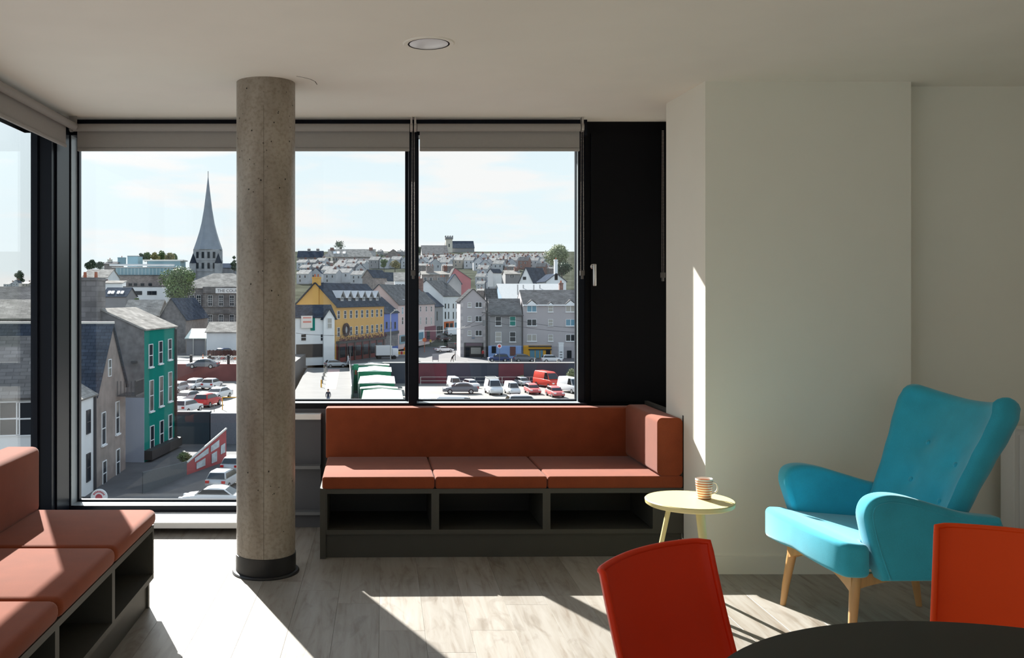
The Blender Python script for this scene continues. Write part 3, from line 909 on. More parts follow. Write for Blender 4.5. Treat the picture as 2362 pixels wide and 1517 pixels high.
# ------------------------------------------------------------------ plastic dining chairs
def dining_chair(label, corner, u, m, width=.46, lean=.085, ):
    """corner: top corner on the chair's right side when facing it; u: unit vector along the top rail"""
    u = Vector((*u, 0)).normalized(); fwd = Vector((u.y, -u.x, 0))
    c = Vector((*corner, 0)) + u * width / 2
    base = c + fwd * .22
    t = thing('dining_chair', label, 'chair', (base.x, base.y, 0), group='plastic chairs at the black table')
    def L3(a, b_, z): return (c - base) + u * a + fwd * b_ + Vector((0, 0, z))
    NSs, NTt = 28, 16
    hw = width / 2
    def surf(s, tt, off):
        w_ = hw * (1.0 - .02 * (1 - tt))
        bow = -.040 * (1 - s * s)                      # hollow across the back
        curl = .020 * max(0, (abs(s) - .88) / .12) ** 2
        zz = .43 + .37 * tt
        fw = lean * (1 - tt) * (1.0 + .25 * (1 - tt)) + bow + curl
        return L3(s * w_, fw + off, zz + .004 * (1 - s * s) * tt)
    rows = []
    for j in range(NTt + 1):
        tt = j / NTt
        fr_ = [surf(-1 + 2 * k / NSs, tt, 0) for k in range(NSs + 1)]
        bk_ = [surf(1 - 2 * k / NSs, tt, -.013) for k in range(NSs + 1)]
        rows.append(fr_ + bk_)
    g = MB().grid(rows, closed=True)
    n_ = len(rows[0])
    for base_i, flip in ((0, 1), (NTt * n_, 0)):
        for k in range(NSs):
            q = (base_i + k, base_i + k + 1, base_i + n_ - 2 - k, base_i + n_ - 1 - k)
            g.f.append(q[::-1] if flip else q)
    o = g.build('backrest', m, t, fixn=True); shade_auto(o, 45)
    # rim along the edges
    rim = [surf(-1, j / NTt, -.006) for j in range(NTt + 1)] + [surf(-1 + 2 * k / NSs, 1, -.006) for k in range(1, NSs + 1)] + \
          [surf(1, 1 - j / NTt, -.006) for j in range(1, NTt + 1)]
    sweep(rim, .0085, 8).build('rim', m, o, smooth=True)
    srows = []
    for j in range(11):
        f_ = j / 10
        srows.append([L3(-hw * .97 + width * .97 * k / 14, .06 + .42 * f_, .437 - .018 * (1 - (2 * k / 14 - 1) ** 2) + .006 * (f_ - .5) - .02 * max(0, f_ - .85) / .15) for k in range(15)])
    s_ = MB().grid(srows).build('seat', m, t, smooth=True)
    so_ = s_.modifiers.new('thick', 'SOLIDIFY'); so_.thickness = .014
    for a, b_, a2, b2 in ((-.19, .10, -.215, .02), (.19, .10, .215, .02), (-.19, .42, -.205, .46), (.19, .42, .205, .46)):
        MB().tube(L3(a, b_, .426), L3(a2, b2, 0), .013, .011, n=12).build('leg', m, t, smooth=True)
    return t
dining_chair('brick red plastic chair between the black table and the bench', (.519, 2.247), (.77, .637), M_oplast2, .46)
dining_chair('bright orange plastic chair in front of the teal armchair', (1.61, 2.71), (.80, -.60), M_oplast, .46, .14)

# ------------------------------------------------------------------ black dining table
tx, ty, tr_ = 1.169, 1.4425, .650
dt = thing('dining_table', 'round black dining table with a thin top', 'table', (tx, ty, 0))
o = MB().lathe([(0, .712), (tr_ - .004, .712), (tr_, .716), (tr_, .736), (tr_ - .004, .740), (0, .740)], 96).build('top', M_tabl, dt); shade_auto(o, 30)
MB().tube((0, 0, .03), (0, 0, .712), .035, n=24).build('stem', M_tabl, dt)
o = MB().lathe([(0, 0), (.26, 0), (.26, .008), (.05, .03), (0, .03)], 48).build('foot', M_tabl, dt); shade_auto(o, 30)
# ------------------------------------------------------------------ town: materials
def rel(z): return EYE + z
M_asph = mat('asphalt', (.095, .093, .097), .85, var=.18, scale=.6)
M_pave = mat('pale_paving', (.165, .163, .16), .85, var=.10, scale=.4, spec=.2)
M_lot = mat('concrete_yard', (.205, .195, .18), .85, var=.15, scale=.25)
M_grass = mat('hillside_green', (.06, .065, .05), .95, var=.4, scale=.12, spec=0.0)
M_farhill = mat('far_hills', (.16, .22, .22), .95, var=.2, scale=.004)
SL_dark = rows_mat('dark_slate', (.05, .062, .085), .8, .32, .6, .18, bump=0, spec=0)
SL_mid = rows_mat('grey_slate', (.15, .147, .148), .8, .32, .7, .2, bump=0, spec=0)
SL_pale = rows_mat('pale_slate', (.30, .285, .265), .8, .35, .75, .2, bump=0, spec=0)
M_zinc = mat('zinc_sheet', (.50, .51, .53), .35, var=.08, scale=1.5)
SL_glint = rows_mat('slate_painted_sunlit', (.36, .345, .325), .6, .35, .75, .2, bump=0, spec=.05)  # sun sheen on hillside roofs put into a brighter slate colour
SL_brown = rows_mat('brown_tile', (.20, .165, .15), .6, .34, .55, .2)
SL_rib = rows_mat('ribbed_tile', (.085, .085, .088), .8, .62, .30, .05, bump=0, spec=0)
SL_metal = mat('white_metal_roof', (.36, .37, .375), .35, var=.05, scale=.8, bump=.2, bscale=1.5, stretch=(3, 1, 1))
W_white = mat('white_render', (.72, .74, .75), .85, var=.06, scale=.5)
W_hillw = mat('shaded_hill_white', (.40, .42, .445), .9, var=.12, scale=.3, rnd=.18)  # greyed white; shade on the hillside walls put into the colour
W_hillc = mat('shaded_hill_cream', (.40, .365, .31), .9, var=.12, scale=.3, rnd=.18)  # darker cream with the walls' shade put into the colour
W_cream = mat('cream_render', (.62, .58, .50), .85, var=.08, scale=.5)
W_lilac = mat('lilac_grey_render', (.40, .375, .39), .85, var=.05, scale=.5)
W_grey = mat('grey_render', (.24, .24, .25), .85, var=.10, scale=.5)
W_yel = mat('ochre_render', (.62, .36, .10), .8, var=.06, scale=.4)
W_blue = mat('cobalt_render', (.11, .17, .47), .8, var=.05, scale=.5)
W_pink = mat('pale_pink_render', (.60, .46, .43), .85, var=.05, scale=.5)
W_rose = mat('rose_render', (.56, .20, .21), .85, var=.07, scale=.35)
W_green = mat('bottle_green_render', (.003, .19, .155), .9, var=.10, scale=.5, spec=.1)
W_rubble = mat('rubble_stone', (.155, .148, .15), .95, var=.35, scale=1.6, detail=7, bump=.6, bscale=3)
W_stone = rows_mat('coursed_stone', (.175, .165, .165), .9, .45, .75, .2)
W_brick = rows_mat('far_brick', (.21, .115, .095), .9, .25, .75, .2)
W_bgrey = rows_mat('grey_brick', (.23, .20, .19), .9, .25, .75, .2)
W_teal = mat('blue_green_cladding', (.20, .34, .40), .5, var=.1, scale=.3)
W_dk = mat('dark_timber_front', (.030, .026, .026), .6)
W_red = mat('dark_red_front', (.14, .022, .02), .6, var=.3, scale=.8)
W_maroon = mat('maroon_front', (.16, .014, .045), .6)
W_org = mat('orange_front', (.55, .11, .02), .6)
W_lblue = mat('sky_blue_render', (.24, .36, .62), .8, var=.08, scale=.4)
W_yshop = mat('shop_yellow', (.72, .36, .02), .6)
M_frw = mat('window_white', (.74, .76, .78), .5)
M_frd = mat('window_dark', (.04, .04, .045), .5)
M_pn = mat('far_pane', (.012, .017, .024), .15, spec=.15)
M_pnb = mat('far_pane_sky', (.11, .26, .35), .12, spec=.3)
M_pnc = mat('far_pane_curtain', (.34, .33, .30), .3)
M_pot = mat('terracotta', (.34, .11, .06), .8)
M_pole = mat('pole_grey', (.16, .165, .17), .5)
M_polew = mat('pole_pale', (.55, .54, .50), .5)
M_tyre = mat('tyre', (.012, .012, .013), .8)
M_hub = mat('wheel_hub', (.42, .43, .44), .35, metal=.7)
M_cglass = mat('car_glass', (.012, .016, .02), .06, spec=.8)
M_lampr = mat('tail_lamp_red', (.45, .015, .015), .3)
M_lampw = mat('head_lamp_clear', (.70, .72, .74), .2)

# ------------------------------------------------------------------ town: ground
def slab(name, pts, z1, z0, m, label, cat='ground'):
    pts = [Vector((a, b, z0)) for a, b in pts]
    return tag(MB().prism(pts, (0, 0, z1 - z0)).build(name, m, fixn=True), label, cat, kind='structure')
slab('ground', [(-320, 8), (320, 8), (320, 250), (-320, 250)], rel(-14.5), rel(-16.5), M_asph, 'grey asphalt ground below the building')
slab('yard', [(-3.2, 60), (140, 60), (140, 152.8), (-3.2, 152.8)], rel(-14.42), rel(-14.5), M_lot, 'pale concrete parking yard below the street')
slab('road_bridge', [(-10.3, 98), (-3.6, 98), (-4.9, 160), (-12.9, 160)], rel(-11.9), rel(-14.5), M_pave, 'pale sunlit road running up to the street')
slab('street', [(-26, 153.5), (160, 153.5), (160, 300), (-26, 300)], rel(-11.9), rel(-14.5), M_asph, 'asphalt street in front of the terraces')
slab('pavement', [(-2.5, 153.6), (14.5, 153.6), (15.8, 176), (-2.5, 176)], rel(-11.84), rel(-11.9), M_pave, 'sunlit paved corner by the traffic light')
slab('car_park', [(-34, 92), (-13.6, 92), (-13.6, 129.5), (-34, 129.5)], rel(-11.9), rel(-14.5), M_lot, 'raised car park behind the green house')
slab('upper_lane', [(-70, 130.2), (-13.2, 130.2), (-13.2, 215), (-70, 215)], rel(-9.9), rel(-14.5), M_asph, 'lane above the car park')
def terr(X, d):
    q = X / d * F + CX
    a = max(0., min(1., (q - 545) / 60)); cap = 9 + 22 * a * a * (3 - 2 * a)
    b = max(0., min(1., (q - 60) / 130)); cap = 2 + (cap - 2) * b
    start = -11.9 + 2.0 * (1 - a)
    return min(cap, start - .35 + .1 * max(0, d - 215)) - max(0, d - 720) * .06
tm = MB()
ds = [212, 230, 260, 300, 340, 380, 420, 460, 500, 540, 580, 620, 660, 720, 800, 950]
rows = []
for d in ds:
    rows.append([Vector((PX(-330 + 60 * k, d), d, rel(terr(PX(-330 + 60 * k, d), d)))) for k in range(42)])
tm.grid(rows)
tag(tm.build('hillside', M_grass, smooth=True), 'green hillside rising behind the street', 'hill', kind='structure')
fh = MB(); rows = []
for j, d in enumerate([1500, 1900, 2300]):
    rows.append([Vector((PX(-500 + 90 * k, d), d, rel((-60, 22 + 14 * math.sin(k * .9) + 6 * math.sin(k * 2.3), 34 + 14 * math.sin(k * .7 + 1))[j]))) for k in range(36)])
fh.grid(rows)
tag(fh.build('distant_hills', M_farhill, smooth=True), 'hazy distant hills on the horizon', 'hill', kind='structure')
def hill_d(py, left=False):
    return 33.4 / (.1 + (py - CY) / F) if not left else 31.4 / (.1 + (py - CY) / F)

# ------------------------------------------------------------------ town: houses
WCACHE = {}
def win_mesh(w, h, style):
    k = (round(w, 2), round(h, 2), style)
    if k in WCACHE: return WCACHE[k]
    t = .06
    fr = MB().box(-w / 2, w / 2, -.07, .02, 0, t).box(-w / 2, w / 2, -.07, .02, h - t, h)\
        .box(-w / 2, -w / 2 + t, -.07, .02, t, h - t).box(w / 2 - t, w / 2, -.07, .02, t, h - t)
    if 's' in style: fr.box(-w / 2 + t, w / 2 - t, -.065, .01, h * .5 - .035, h * .5 + .035)
    if 'm' in style: fr.box(-.05, .05, -.065, .01, t, h - t)
    if 'b' in style:
        for q in (1 / 3, 2 / 3): fr.box(-w / 2 + t, w / 2 - t, -.06, .01, h * q - .03, h * q + .03)
        fr.box(-.03, .03, -.06, .01, t, h - t)
    if 'l' in style: fr.box(-w / 2 - .1, w / 2 + .1, -.16, .0, -.12, 0)
    fm = fr.mesh('window')
    pm = MB().box(-w / 2 + t, w / 2 - t, -.035, .02, t, h - t).mesh('pane')
    WCACHE[k] = (fm, pm)
    return WCACHE[k]
def put_window(parent, loc, rz, w, h, style='s', fm=None, pm=None):
    a, b = win_mesh(w, h, style)
    a = a if fm is None else a
    o = bpy.data.objects.new('window', a); COL.objects.link(o); o.parent = parent; o.location = loc; o.rotation_euler = (0, 0, rz)
    p = bpy.data.objects.new('pane', b); COL.objects.link(p); p.parent = o
    for ob, m in ((o, fm or M_frw), (p, pm or M_pn)):
        if not ob.data.materials: ob.data.materials.append(None)
        ob.material_slots[0].link = 'OBJECT'; ob.material_slots[0].material = m
    return o
class H:
    pass
def shear_mesh(me, s):
    for v in me.vertices: v.co.x += s * v.co.y
def slope(m, a, b, c, d, th=.14):
    """roof slab with corners a b c d (counter-clockwise from outside)"""
    a, b, c, d = map(Vector, (a, b, c, d))
    n = (b - a).cross(d - a).normalized() * th
    m.prism([a, b, c, d], n)
def house(name, label, A, B, depth, z0, h, rh, roof='gx', wm=None, rm=None, group=None, cat='building', ov=.25, rm2=None, frac=.5, parapet=0, shear=0.0):
    """A-B: the foot of the front, seen left to right; the body reaches `depth` behind it"""
    A, B = Vector((A[0], A[1], 0)), Vector((B[0], B[1], 0))
    U = (B - A).normalized(); Ln = (B - A).length
    o = H(); o.A, o.U, o.V, o.L, o.z0, o.h, o.depth = A, U, Vector((-U.y, U.x, 0)), Ln, z0, h, depth
    o.t = thing(name, label, cat, (A.x, A.y, z0), math.atan2(U.y, U.x), group)
    D = depth
    w = MB()
    if roof == 'gx':
        w.prism([(0, 0, 0), (0, 0, h), (0, D * frac, h + rh), (0, D, h), (0, D, 0)], (Ln, 0, 0))
    elif roof == 'gy':
        w.prism([(0, 0, 0), (Ln, 0, 0), (Ln, 0, h), (Ln * frac, 0, h + rh), (0, 0, h)], (0, D, 0))
    else:
        w.box(0, Ln, 0, D, 0, h + parapet)
    o.wall = w.build('wall', wm, o.t, uv=True, fixn=True)
    r = MB(); r2 = MB()
    if roof == 'gx':
        yr = D * frac; k1 = rh / yr; k2 = rh / (D - yr)
        slope(r, (-ov, -ov, h - ov * k1), (Ln + ov, -ov, h - ov * k1), (Ln + ov, yr, h + rh), (-ov, yr, h + rh))
        slope(r2, (Ln + ov, D + ov, h - ov * k2), (-ov, D + ov, h - ov * k2), (-ov, yr, h + rh), (Ln + ov, yr, h + rh))
    elif roof == 'gy':
        xr = Ln * frac; k1 = rh / xr; k2 = rh / (Ln - xr)
        slope(r, (-ov, D + ov, h - ov * k1), (-ov, -ov, h - ov * k1), (xr, -ov, h + rh), (xr, D + ov, h + rh))
        slope(r2, (Ln + ov, -ov, h - ov * k2), (Ln + ov, D + ov, h - ov * k2), (xr, D + ov, h + rh), (xr, -ov, h + rh))
    elif roof == 'hip':
        i_ = min(D / 2, Ln / 2 - .1)
        e = h - .05
        a, b, c, d = Vector((-ov, -ov, e)), Vector((Ln + ov, -ov, e)), Vector((Ln + ov, D + ov, e)), Vector((-ov, D + ov, e))
        p, q = Vector((i_, D / 2, h + rh)), Vector((Ln - i_, D / 2, h + rh))
        r.quad(a, b, q, p); r2.quad(c, d, p, q); r2.quad(b, c, q); r2.quad(d, a, p)
        r.quad(a, d, c, b)
    elif roof == 'shed':
        slope(r, (-ov, -ov, h), (Ln + ov, -ov, h), (Ln + ov, D + ov, h + rh), (-ov, D + ov, h + rh))
        w2 = MB().prism([(0, .05, h - .02), (0, D, h - .02), (0, D, h + rh)], (Ln, 0, 0)); w2.build('gable', wm, o.t, uv=True, fixn=True)
    else:
        r.box(-.05, Ln + .05, -.05, D + .05, h + parapet, h + parapet + .18)
    o.roof = r.build('roof_slope', rm, o.t, uv=True, fixn=(roof != 'hip'))
    if shear:
        for q in (o.wall, o.roof): shear_mesh(q.data, shear)
    if r2.v: o.roof2 = r2.build('roof_slope', rm2 or rm, o.t, uv=True, fixn=(roof != 'hip'))  # rm2: darker slate that paints this slope as the shaded one
    if shear and r2.v: shear_mesh(o.roof2.data, shear)
    return o
def hit(o, px):
    k = (px - CX) / F
    t = (k * o.A.y - o.A.x) / (o.U.x - k * o.U.y)
    return t, o.A.y + o.U.y * t
def win(o, px, yt, yb, w=None, style='sl', fm=None, pm=None, wpx=None, dy=0):
    """a window of the front, given where it shows in the photograph"""
    t, d = hit(o, px)
    zt, zb = PZ(yt, d), PZ(yb, d)
    if w is None: w = wpx * d / F
    return put_window(o.t, (t, -.01 + dy, zb - o.z0), 0, w, zt - zb, style, fm, pm)
def chimney(o, x, y, w, l, ztop, m=None, pots=2, zbot=None, name='chimney'):
    zb = o.h if zbot is None else zbot
    c = MB().box(x - w / 2, x + w / 2, y - l / 2, y + l / 2, zb, ztop).box(x - w / 2 - .08, x + w / 2 + .08, y - l / 2 - .08, y + l / 2 + .08, ztop - .25, ztop - .08)
    c = c.build(name, m or W_brick, o.t, uv=True)
    for k in range(pots):
        u = (k + .5) / pots - .5
        if w >= l: a = (x + u * w, y)
        else: a = (x, y + u * l)
        MB().tube((a[0], a[1], ztop), (a[0], a[1], ztop + .5), .16, .13, n=8).build('chimney_pot', M_pot, c)
    return c
def partbox(o, name, m, x0, x1, y0, y1, z0, z1, parent=None):
    return MB().box(x0, x1, y0, y1, z0, z1).build(name, m, parent or o.t, uv=True)
def front_px(o, name, m, xa, xb, yt, yb, y0=-.12, y1=.02, parent=None):
    """a panel on the front covering a patch of the photograph"""
    ta, da = hit(o, xa); tb, db = hit(o, xb); dm = (da + db) / 2
    return partbox(o, name, m, ta, tb, y0, y1, PZ(yb, dm) - o.z0, PZ(yt, dm) - o.z0, parent)
def text(s, size, m, parent, loc, rot, name='lettering', ext=.01):
    cu = bpy.data.curves.new(name, 'FONT'); cu.body = s; cu.size = size; cu.extrude = ext; cu.align_x = 'CENTER'; cu.align_y = 'CENTER'
    cu.materials.append(m)
    o = bpy.data.objects.new(name, cu); COL.objects.link(o)
    me = bpy.data.meshes.new_from_object(o.evaluated_get(bpy.context.evaluated_depsgraph_get()))
    bpy.data.objects.remove(o)
    o = link(name, me, m, parent, loc); o.rotation_euler = rot
    return o
# ------------------------------------------------------------------ street fronts
Z_ST = rel(-11.9)
# ochre corner building
yb_ = house('corner_building', 'ochre yellow corner building with six roof dormers and dark red ground floor', (PX(775, 165), 165), (PX(885.5, 185), 185), 8.0, Z_ST, 10.2, 3.9, 'gx', W_yel, SL_dark, ov=.5)
xs = [780.5, 795.5, 809, 822, 834.5, 846.5, 858, 869, 879]
for k, x_ in enumerate(xs):
    f_ = k / 8
    win(yb_, x_, 716.5 - 3.5 * f_, 735 - 5 * f_, 1.0, 's', M_frw, M_pn)
    if k != 1: win(yb_, x_, 755 - 8 * f_, 776 - 11 * f_, 1.0, 's', M_frw, M_pn)
t1, d1 = hit(yb_, 795.5)
wr = MB()
for k in range(24):
    a = 2 * math.pi * k / 24; b = 2 * math.pi * (k + 1) / 24
    wr.tube((math.cos(a) * .95, 0, math.sin(a) * .95), (math.cos(b) * .95, 0, math.sin(b) * .95), .28, n=6)
wr.build('wreath', mat('wreath_dark', (.05, .022, .02), .9), yb_.t, (t1, -.3, PZ(760, d1) - Z_ST))
MB().tube((t1, -.05, PZ(760, d1) - Z_ST), (t1, -.2, PZ(760, d1) - Z_ST), .7, n=20).build('clock_face', mat('clock_pale', (.45, .47, .48), .5), yb_.t)
partbox(yb_, 'shop_front', W_red, .1, yb_.L - .05, -.25, .02, 0, 3.4)
partbox(yb_, 'fascia', W_dk, .0, yb_.L, -.55, .02, 3.3, 3.75)
for k in range(7):
    partbox(yb_, 'pilaster', W_dk, .3 + k * 3.4, .75 + k * 3.4, -.38, -.25, 0, 3.3)
    if k < 6: partbox(yb_, 'shop_window', M_pn, 1.1 + k * 3.4, 3.3 + k * 3.4, -.29, -.25, .8, 2.7)
fl_ = MB(); rg = random.Random(4)
for k in range(420):
    c = Vector((rg.uniform(.2, yb_.L - .2), rg.uniform(-.8, -.45), 3.75 + abs(rg.gauss(0, .38))))
    v = [c + Vector((rg.uniform(-.3, .3), rg.uniform(-.15, .15), rg.uniform(-.3, .3))) for _ in range(3)]
    fl_.quad(*v)
tag(fl_.build('window_box_flowers', mat('flower_dark', (.11, .025, .035), .9, var=.5, scale=2), yb_.t), kind='stuff')
partbox(yb_, 'eaves_band', W_yel, -.05, yb_.L, -.12, .0, 9.55, 9.7)
for k in range(9):
    partbox(yb_, 'eaves_bracket', W_dk, .4 + k * 2.55, .62 + k * 2.55, -.45, 0, 9.7, 10.05)
for k in range(6):                                  # dormers along the roof
    x0 = 2.7 + k * 3.2
    dz = 10.45
    dm_ = MB().box(x0, x0 + 1.7, .55, 2.2, dz - .3, dz + 1.25).prism([(x0, .55, dz + 1.25), (x0 + 1.7, .55, dz + 1.25), (x0 + .85, .55, dz + 2.25)], (0, 2.4, 0)).build('dormer', W_dk, yb_.t, fixn=True)
    r_ = MB(); slope(r_, (x0 - .35, 3.0, dz + .95), (x0 - .35, .25, dz + .95), (x0 + .85, .25, dz + 2.3), (x0 + .85, 3.0, dz + 2.3), .08)
    slope(r_, (x0 + 2.05, .25, dz + .95), (x0 + 2.05, 3.0, dz + .95), (x0 + .85, 3.0, dz + 2.3), (x0 + .85, .25, dz + 2.3), .08)
    r_.build('dormer_roof', M_zinc, dm_, uv=True, fixn=True)
    put_window(yb_.t, (x0 + .85, .53, dz - .05), 0, 1.0, 1.2, 'ms', M_frw, M_pn)
chimney(yb_, .3, 4.0, .9, 1.3, 15.2, W_yel, 2, 10)
# white public house at the corner
wh = house('public_house', 'white gabled public house with a round sign beside the ochre building', (PX(664, 156.5), 156.5), (PX(771, 160.5), 160.5), 3.9, Z_ST, 8.3, 1.9, 'gx', W_white, SL_dark)
front_px(wh, 'dark_plinth', W_dk, 683, 772, 793, 823)
front_px(wh, 'green_shutter', W_green, 716, 726, 729, 762, -.10)
sg = front_px(wh, 'sign_board', mat('sign_cream', (.72, .66, .62), .6), 693, 719, 728, 756, -.35, -.2)
front_px(wh, 'sign_band', mat('sign_pink', (.62, .22, .18), .6), 697, 716, 731, 734, -.37, -.35, None)
front_px(wh, 'sign_band', mat('sign_pink', (.62, .22, .18), .6), 697, 716, 740, 744, -.37, -.35, None)
for x_ in (700, 745, 760): win(wh, x_, 770, 786, 1.0, 's', M_frw, M_pn)
win(wh, 758, 731, 755, 1.0, 's', M_frw, M_pnc)
ta_, _ = hit(wh, 744); tb_, _ = hit(wh, 769)
MB().prism([(ta_, -.5, 0), (tb_, -.5, 0), (tb_, -.5, 8.0), ((ta_ + tb_) / 2, -.5, 9.5), (ta_, -.5, 8.0)], (0, .55, 0)).build('gabled_bay', W_white, wh.t, fixn=True)
r_ = MB(); tm_ = (ta_ + tb_) / 2
slope(r_, (ta_ - .3, .4, 7.7), (ta_ - .3, -.8, 7.7), (tm_, -.8, 9.55), (tm_, .4, 9.55), .12); slope(r_, (tb_ + .3, -.8, 7.7), (tb_ + .3, .4, 7.7), (tm_, .4, 9.55), (tm_, -.8, 9.55), .12)
r_.build('bay_roof', SL_dark, wh.t, fixn=True)
win(wh, 757, 733, 757, .9, 's', M_frw, M_pnc, dy=-.55)
# cobalt house
bl = house('blue_house', 'narrow cobalt blue house with a slate roof', (PX(886, 186.5), 186.5), (PX(918, 196), 196), 7.5, Z_ST, 8.4, 3.1, 'gx', W_blue, SL_dark)
for x_ in (891.5, 901, 911): win(bl, x_, 742, 758, .95, 's', M_frd, M_pn)
front_px(bl, 'shop_front', W_stone, 887, 917, 772, 799)
front_px(bl, 'fascia', W_dk, 886.5, 917.5, 764, 771, -.3)
# pale pink corner block
pk_ = house('pink_terrace', 'pale pink rendered terrace with narrow windows above small shops', (PX(918.5, 197), 197), (PX(1002.5, 226), 226), 8.5, Z_ST + .4, 9.6, 4.2, 'gx', W_pink, SL_mid, rm2=SL_dark)
for k, x_ in enumerate((928, 969.5, 982.8, 994.5)):
    f_ = (x_ - 920) / 80
    if k: win(pk_, x_, 706, 718.5, .95, 's', M_frw, M_pn)
    else: win(pk_, x_, 708, 724, 1.1, 'sb', M_frw, M_pnb)
    win(pk_, x_, 731, 748, .95 if k else 1.1, 's', M_frw, M_pnc if k % 2 else M_pn)
front_px(pk_, 'maroon_shop', W_maroon, 979.5, 1004.5, 752, 786)
front_px(pk_, 'shop_window', M_pn, 983, 990, 762, 782, -.18)
front_px(pk_, 'white_shop', M_frw, 962, 977.5, 761, 786)
front_px(pk_, 'shop_window', M_pnb, 965, 975, 766, 782, -.2)
front_px(pk_, 'corner_shop', W_teal, 921, 940, 772, 792)
front_px(pk_, 'shop_window', M_pn, 924, 938, 775, 787, -.2)
ch = chimney(pk_, pk_.L - 1.5, 4.2, 1.3, 3.2, 15.6, W_brick, 2, 10)
sk = MB(); slope(sk, (6, .9, 10.4), (7.6, .9, 10.4), (7.6, 2.2, 11.05), (6, 2.2, 11.05), .25); sk.build('skylight', M_frw, pk_.t, fixn=True)
# narrow stone-grey house
ng = house('grey_house', 'narrow grey house squeezed between pink and white terraces', (PX(1003, 228), 228), (PX(1021.5, 238), 238), 8, Z_ST + 1.4, 7.8, 3.4, 'gx', W_grey, SL_dark)
win(ng, 1008, 718, 739, 1.0, 's', M_frd, M_pn)
front_px(ng, 'shop_window', M_pn, 1008, 1014, 752, 768, -.15); front_px(ng, 'shop_window', M_pn, 1016, 1020, 752, 766, -.15)
# white terrace
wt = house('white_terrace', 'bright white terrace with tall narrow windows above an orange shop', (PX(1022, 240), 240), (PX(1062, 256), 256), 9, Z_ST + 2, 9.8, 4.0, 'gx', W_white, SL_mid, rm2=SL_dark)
for x_ in (1027, 1034.5, 1045.5, 1053):
    win(wt, x_, 700, 711, .85, 's', M_frd, M_pn); win(wt, x_, 719, 735, .85, 's', M_frd, M_pn)
front_px(wt, 'orange_shop', W_org, 1024, 1046, 741, 757); front_px(wt, 'shop_window', M_pn, 1028, 1034, 745, 755, -.2); front_px(wt, 'shop_window', M_pn, 1037, 1043, 745, 755, -.2)
front_px(wt, 'shop_window', M_pnb, 1049, 1060, 743, 755, -.15)
chimney(wt, wt.L - 2, 4.5, 1.2, 1.6, 14.9, W_grey, 2, 10)
bs = house('slate_block', 'tall dark slate-hung block behind the white terrace', (PX(1034, 262), 262), (PX(1064, 262), 262), 8, Z_ST + 3, 12.3, 2.6, 'gy', W_grey, SL_dark)
# lilac gable house with shop
lg_ = house('gable_house', 'lilac grey gable house with a dark shop front', (PX(1062, 180), 180), (PX(1121, 180), 180), 9, Z_ST, 10.75, 2.35, 'gy', W_lilac, SL_rib, ov=.2)
for yt, yb2 in ((697, 708), (729, 741), (762, 773.5)):
    win(lg_, 1083, yt, yb2, wpx=8.5, style='sl', pm=M_pnc); win(lg_, 1104, yt - .5, yb2 + .5, wpx=15, style='ml', pm=M_pn)
front_px(lg_, 'shop_front', W_dk, 1070.5, 1115, 790, 826)
front_px(lg_, 'shop_sign', mat('sign_plum', (.10, .05, .08), .6), 1074, 1112, 791, 797, -.25, -.1)
front_px(lg_, 'shop_window', M_pnc, 1086, 1109, 801, 816, -.16); front_px(lg_, 'shop_door', M_pn, 1074, 1083, 801, 825, -.16)
front_px(lg_, 'name_plate', mat('plate_blue', (.16, .2, .26), .6), 1088, 1095, 777, 781, -.08)
for yq in range(8):
    z = .6 + yq * 1.3
    for xa, xb in ((0, .55), (lg_.L - .55, lg_.L)):
        partbox(lg_, 'quoin', M_frw if False else mat('quoin_pale', (.50, .47, .47), .85), xa, xb if yq % 2 else (xb - .15 if xa == 0 else xb), -.06, .02, z, z + .75)
lw_g = house('side_wing', 'ribbed dark tiled wing between the gable house and slate house', (PX(1125, 185), 185), (PX(1148, 185), 185), 7, Z_ST, 9.9, 3.3, 'gx', W_lilac, SL_rib)
# slate roofed grey house
sh = house('slate_house', 'grey house with a steep slate roof and blue ground floor', (PX(1131, 176), 176), (PX(1204.5, 176), 176), 7.0, Z_ST, 7.9, 3.3, 'gx', W_grey, SL_mid, ov=.04)
for yt, yb2, pmx in ((729.5, 751, (M_pn, W_green)), (765, 788, (M_pnc, M_pn))):
    win(sh, 1149.5, yt, yb2, wpx=14, style='sl', pm=pmx[0]); win(sh, 1182.5, yt, yb2, wpx=14, style='sl', pm=pmx[1])
front_px(sh, 'painted_ground_floor', W_lblue, 1126.5, 1205.5, 797, 826)
front_px(sh, 'dark_window', M_pn, 1134, 1144, 798, 814, -.2); front_px(sh, 'brown_door', mat('door_brown', (.14, .06, .05), .6), 1176, 1189, 799, 820, -.2)
front_px(sh, 'gutter', M_frd, 1125, 1207, 725.5, 728.5, -.45, -.2)
front_px(sh, 'downpipe', M_frd, 1203, 1204.5, 728, 825, -.2, -.05)
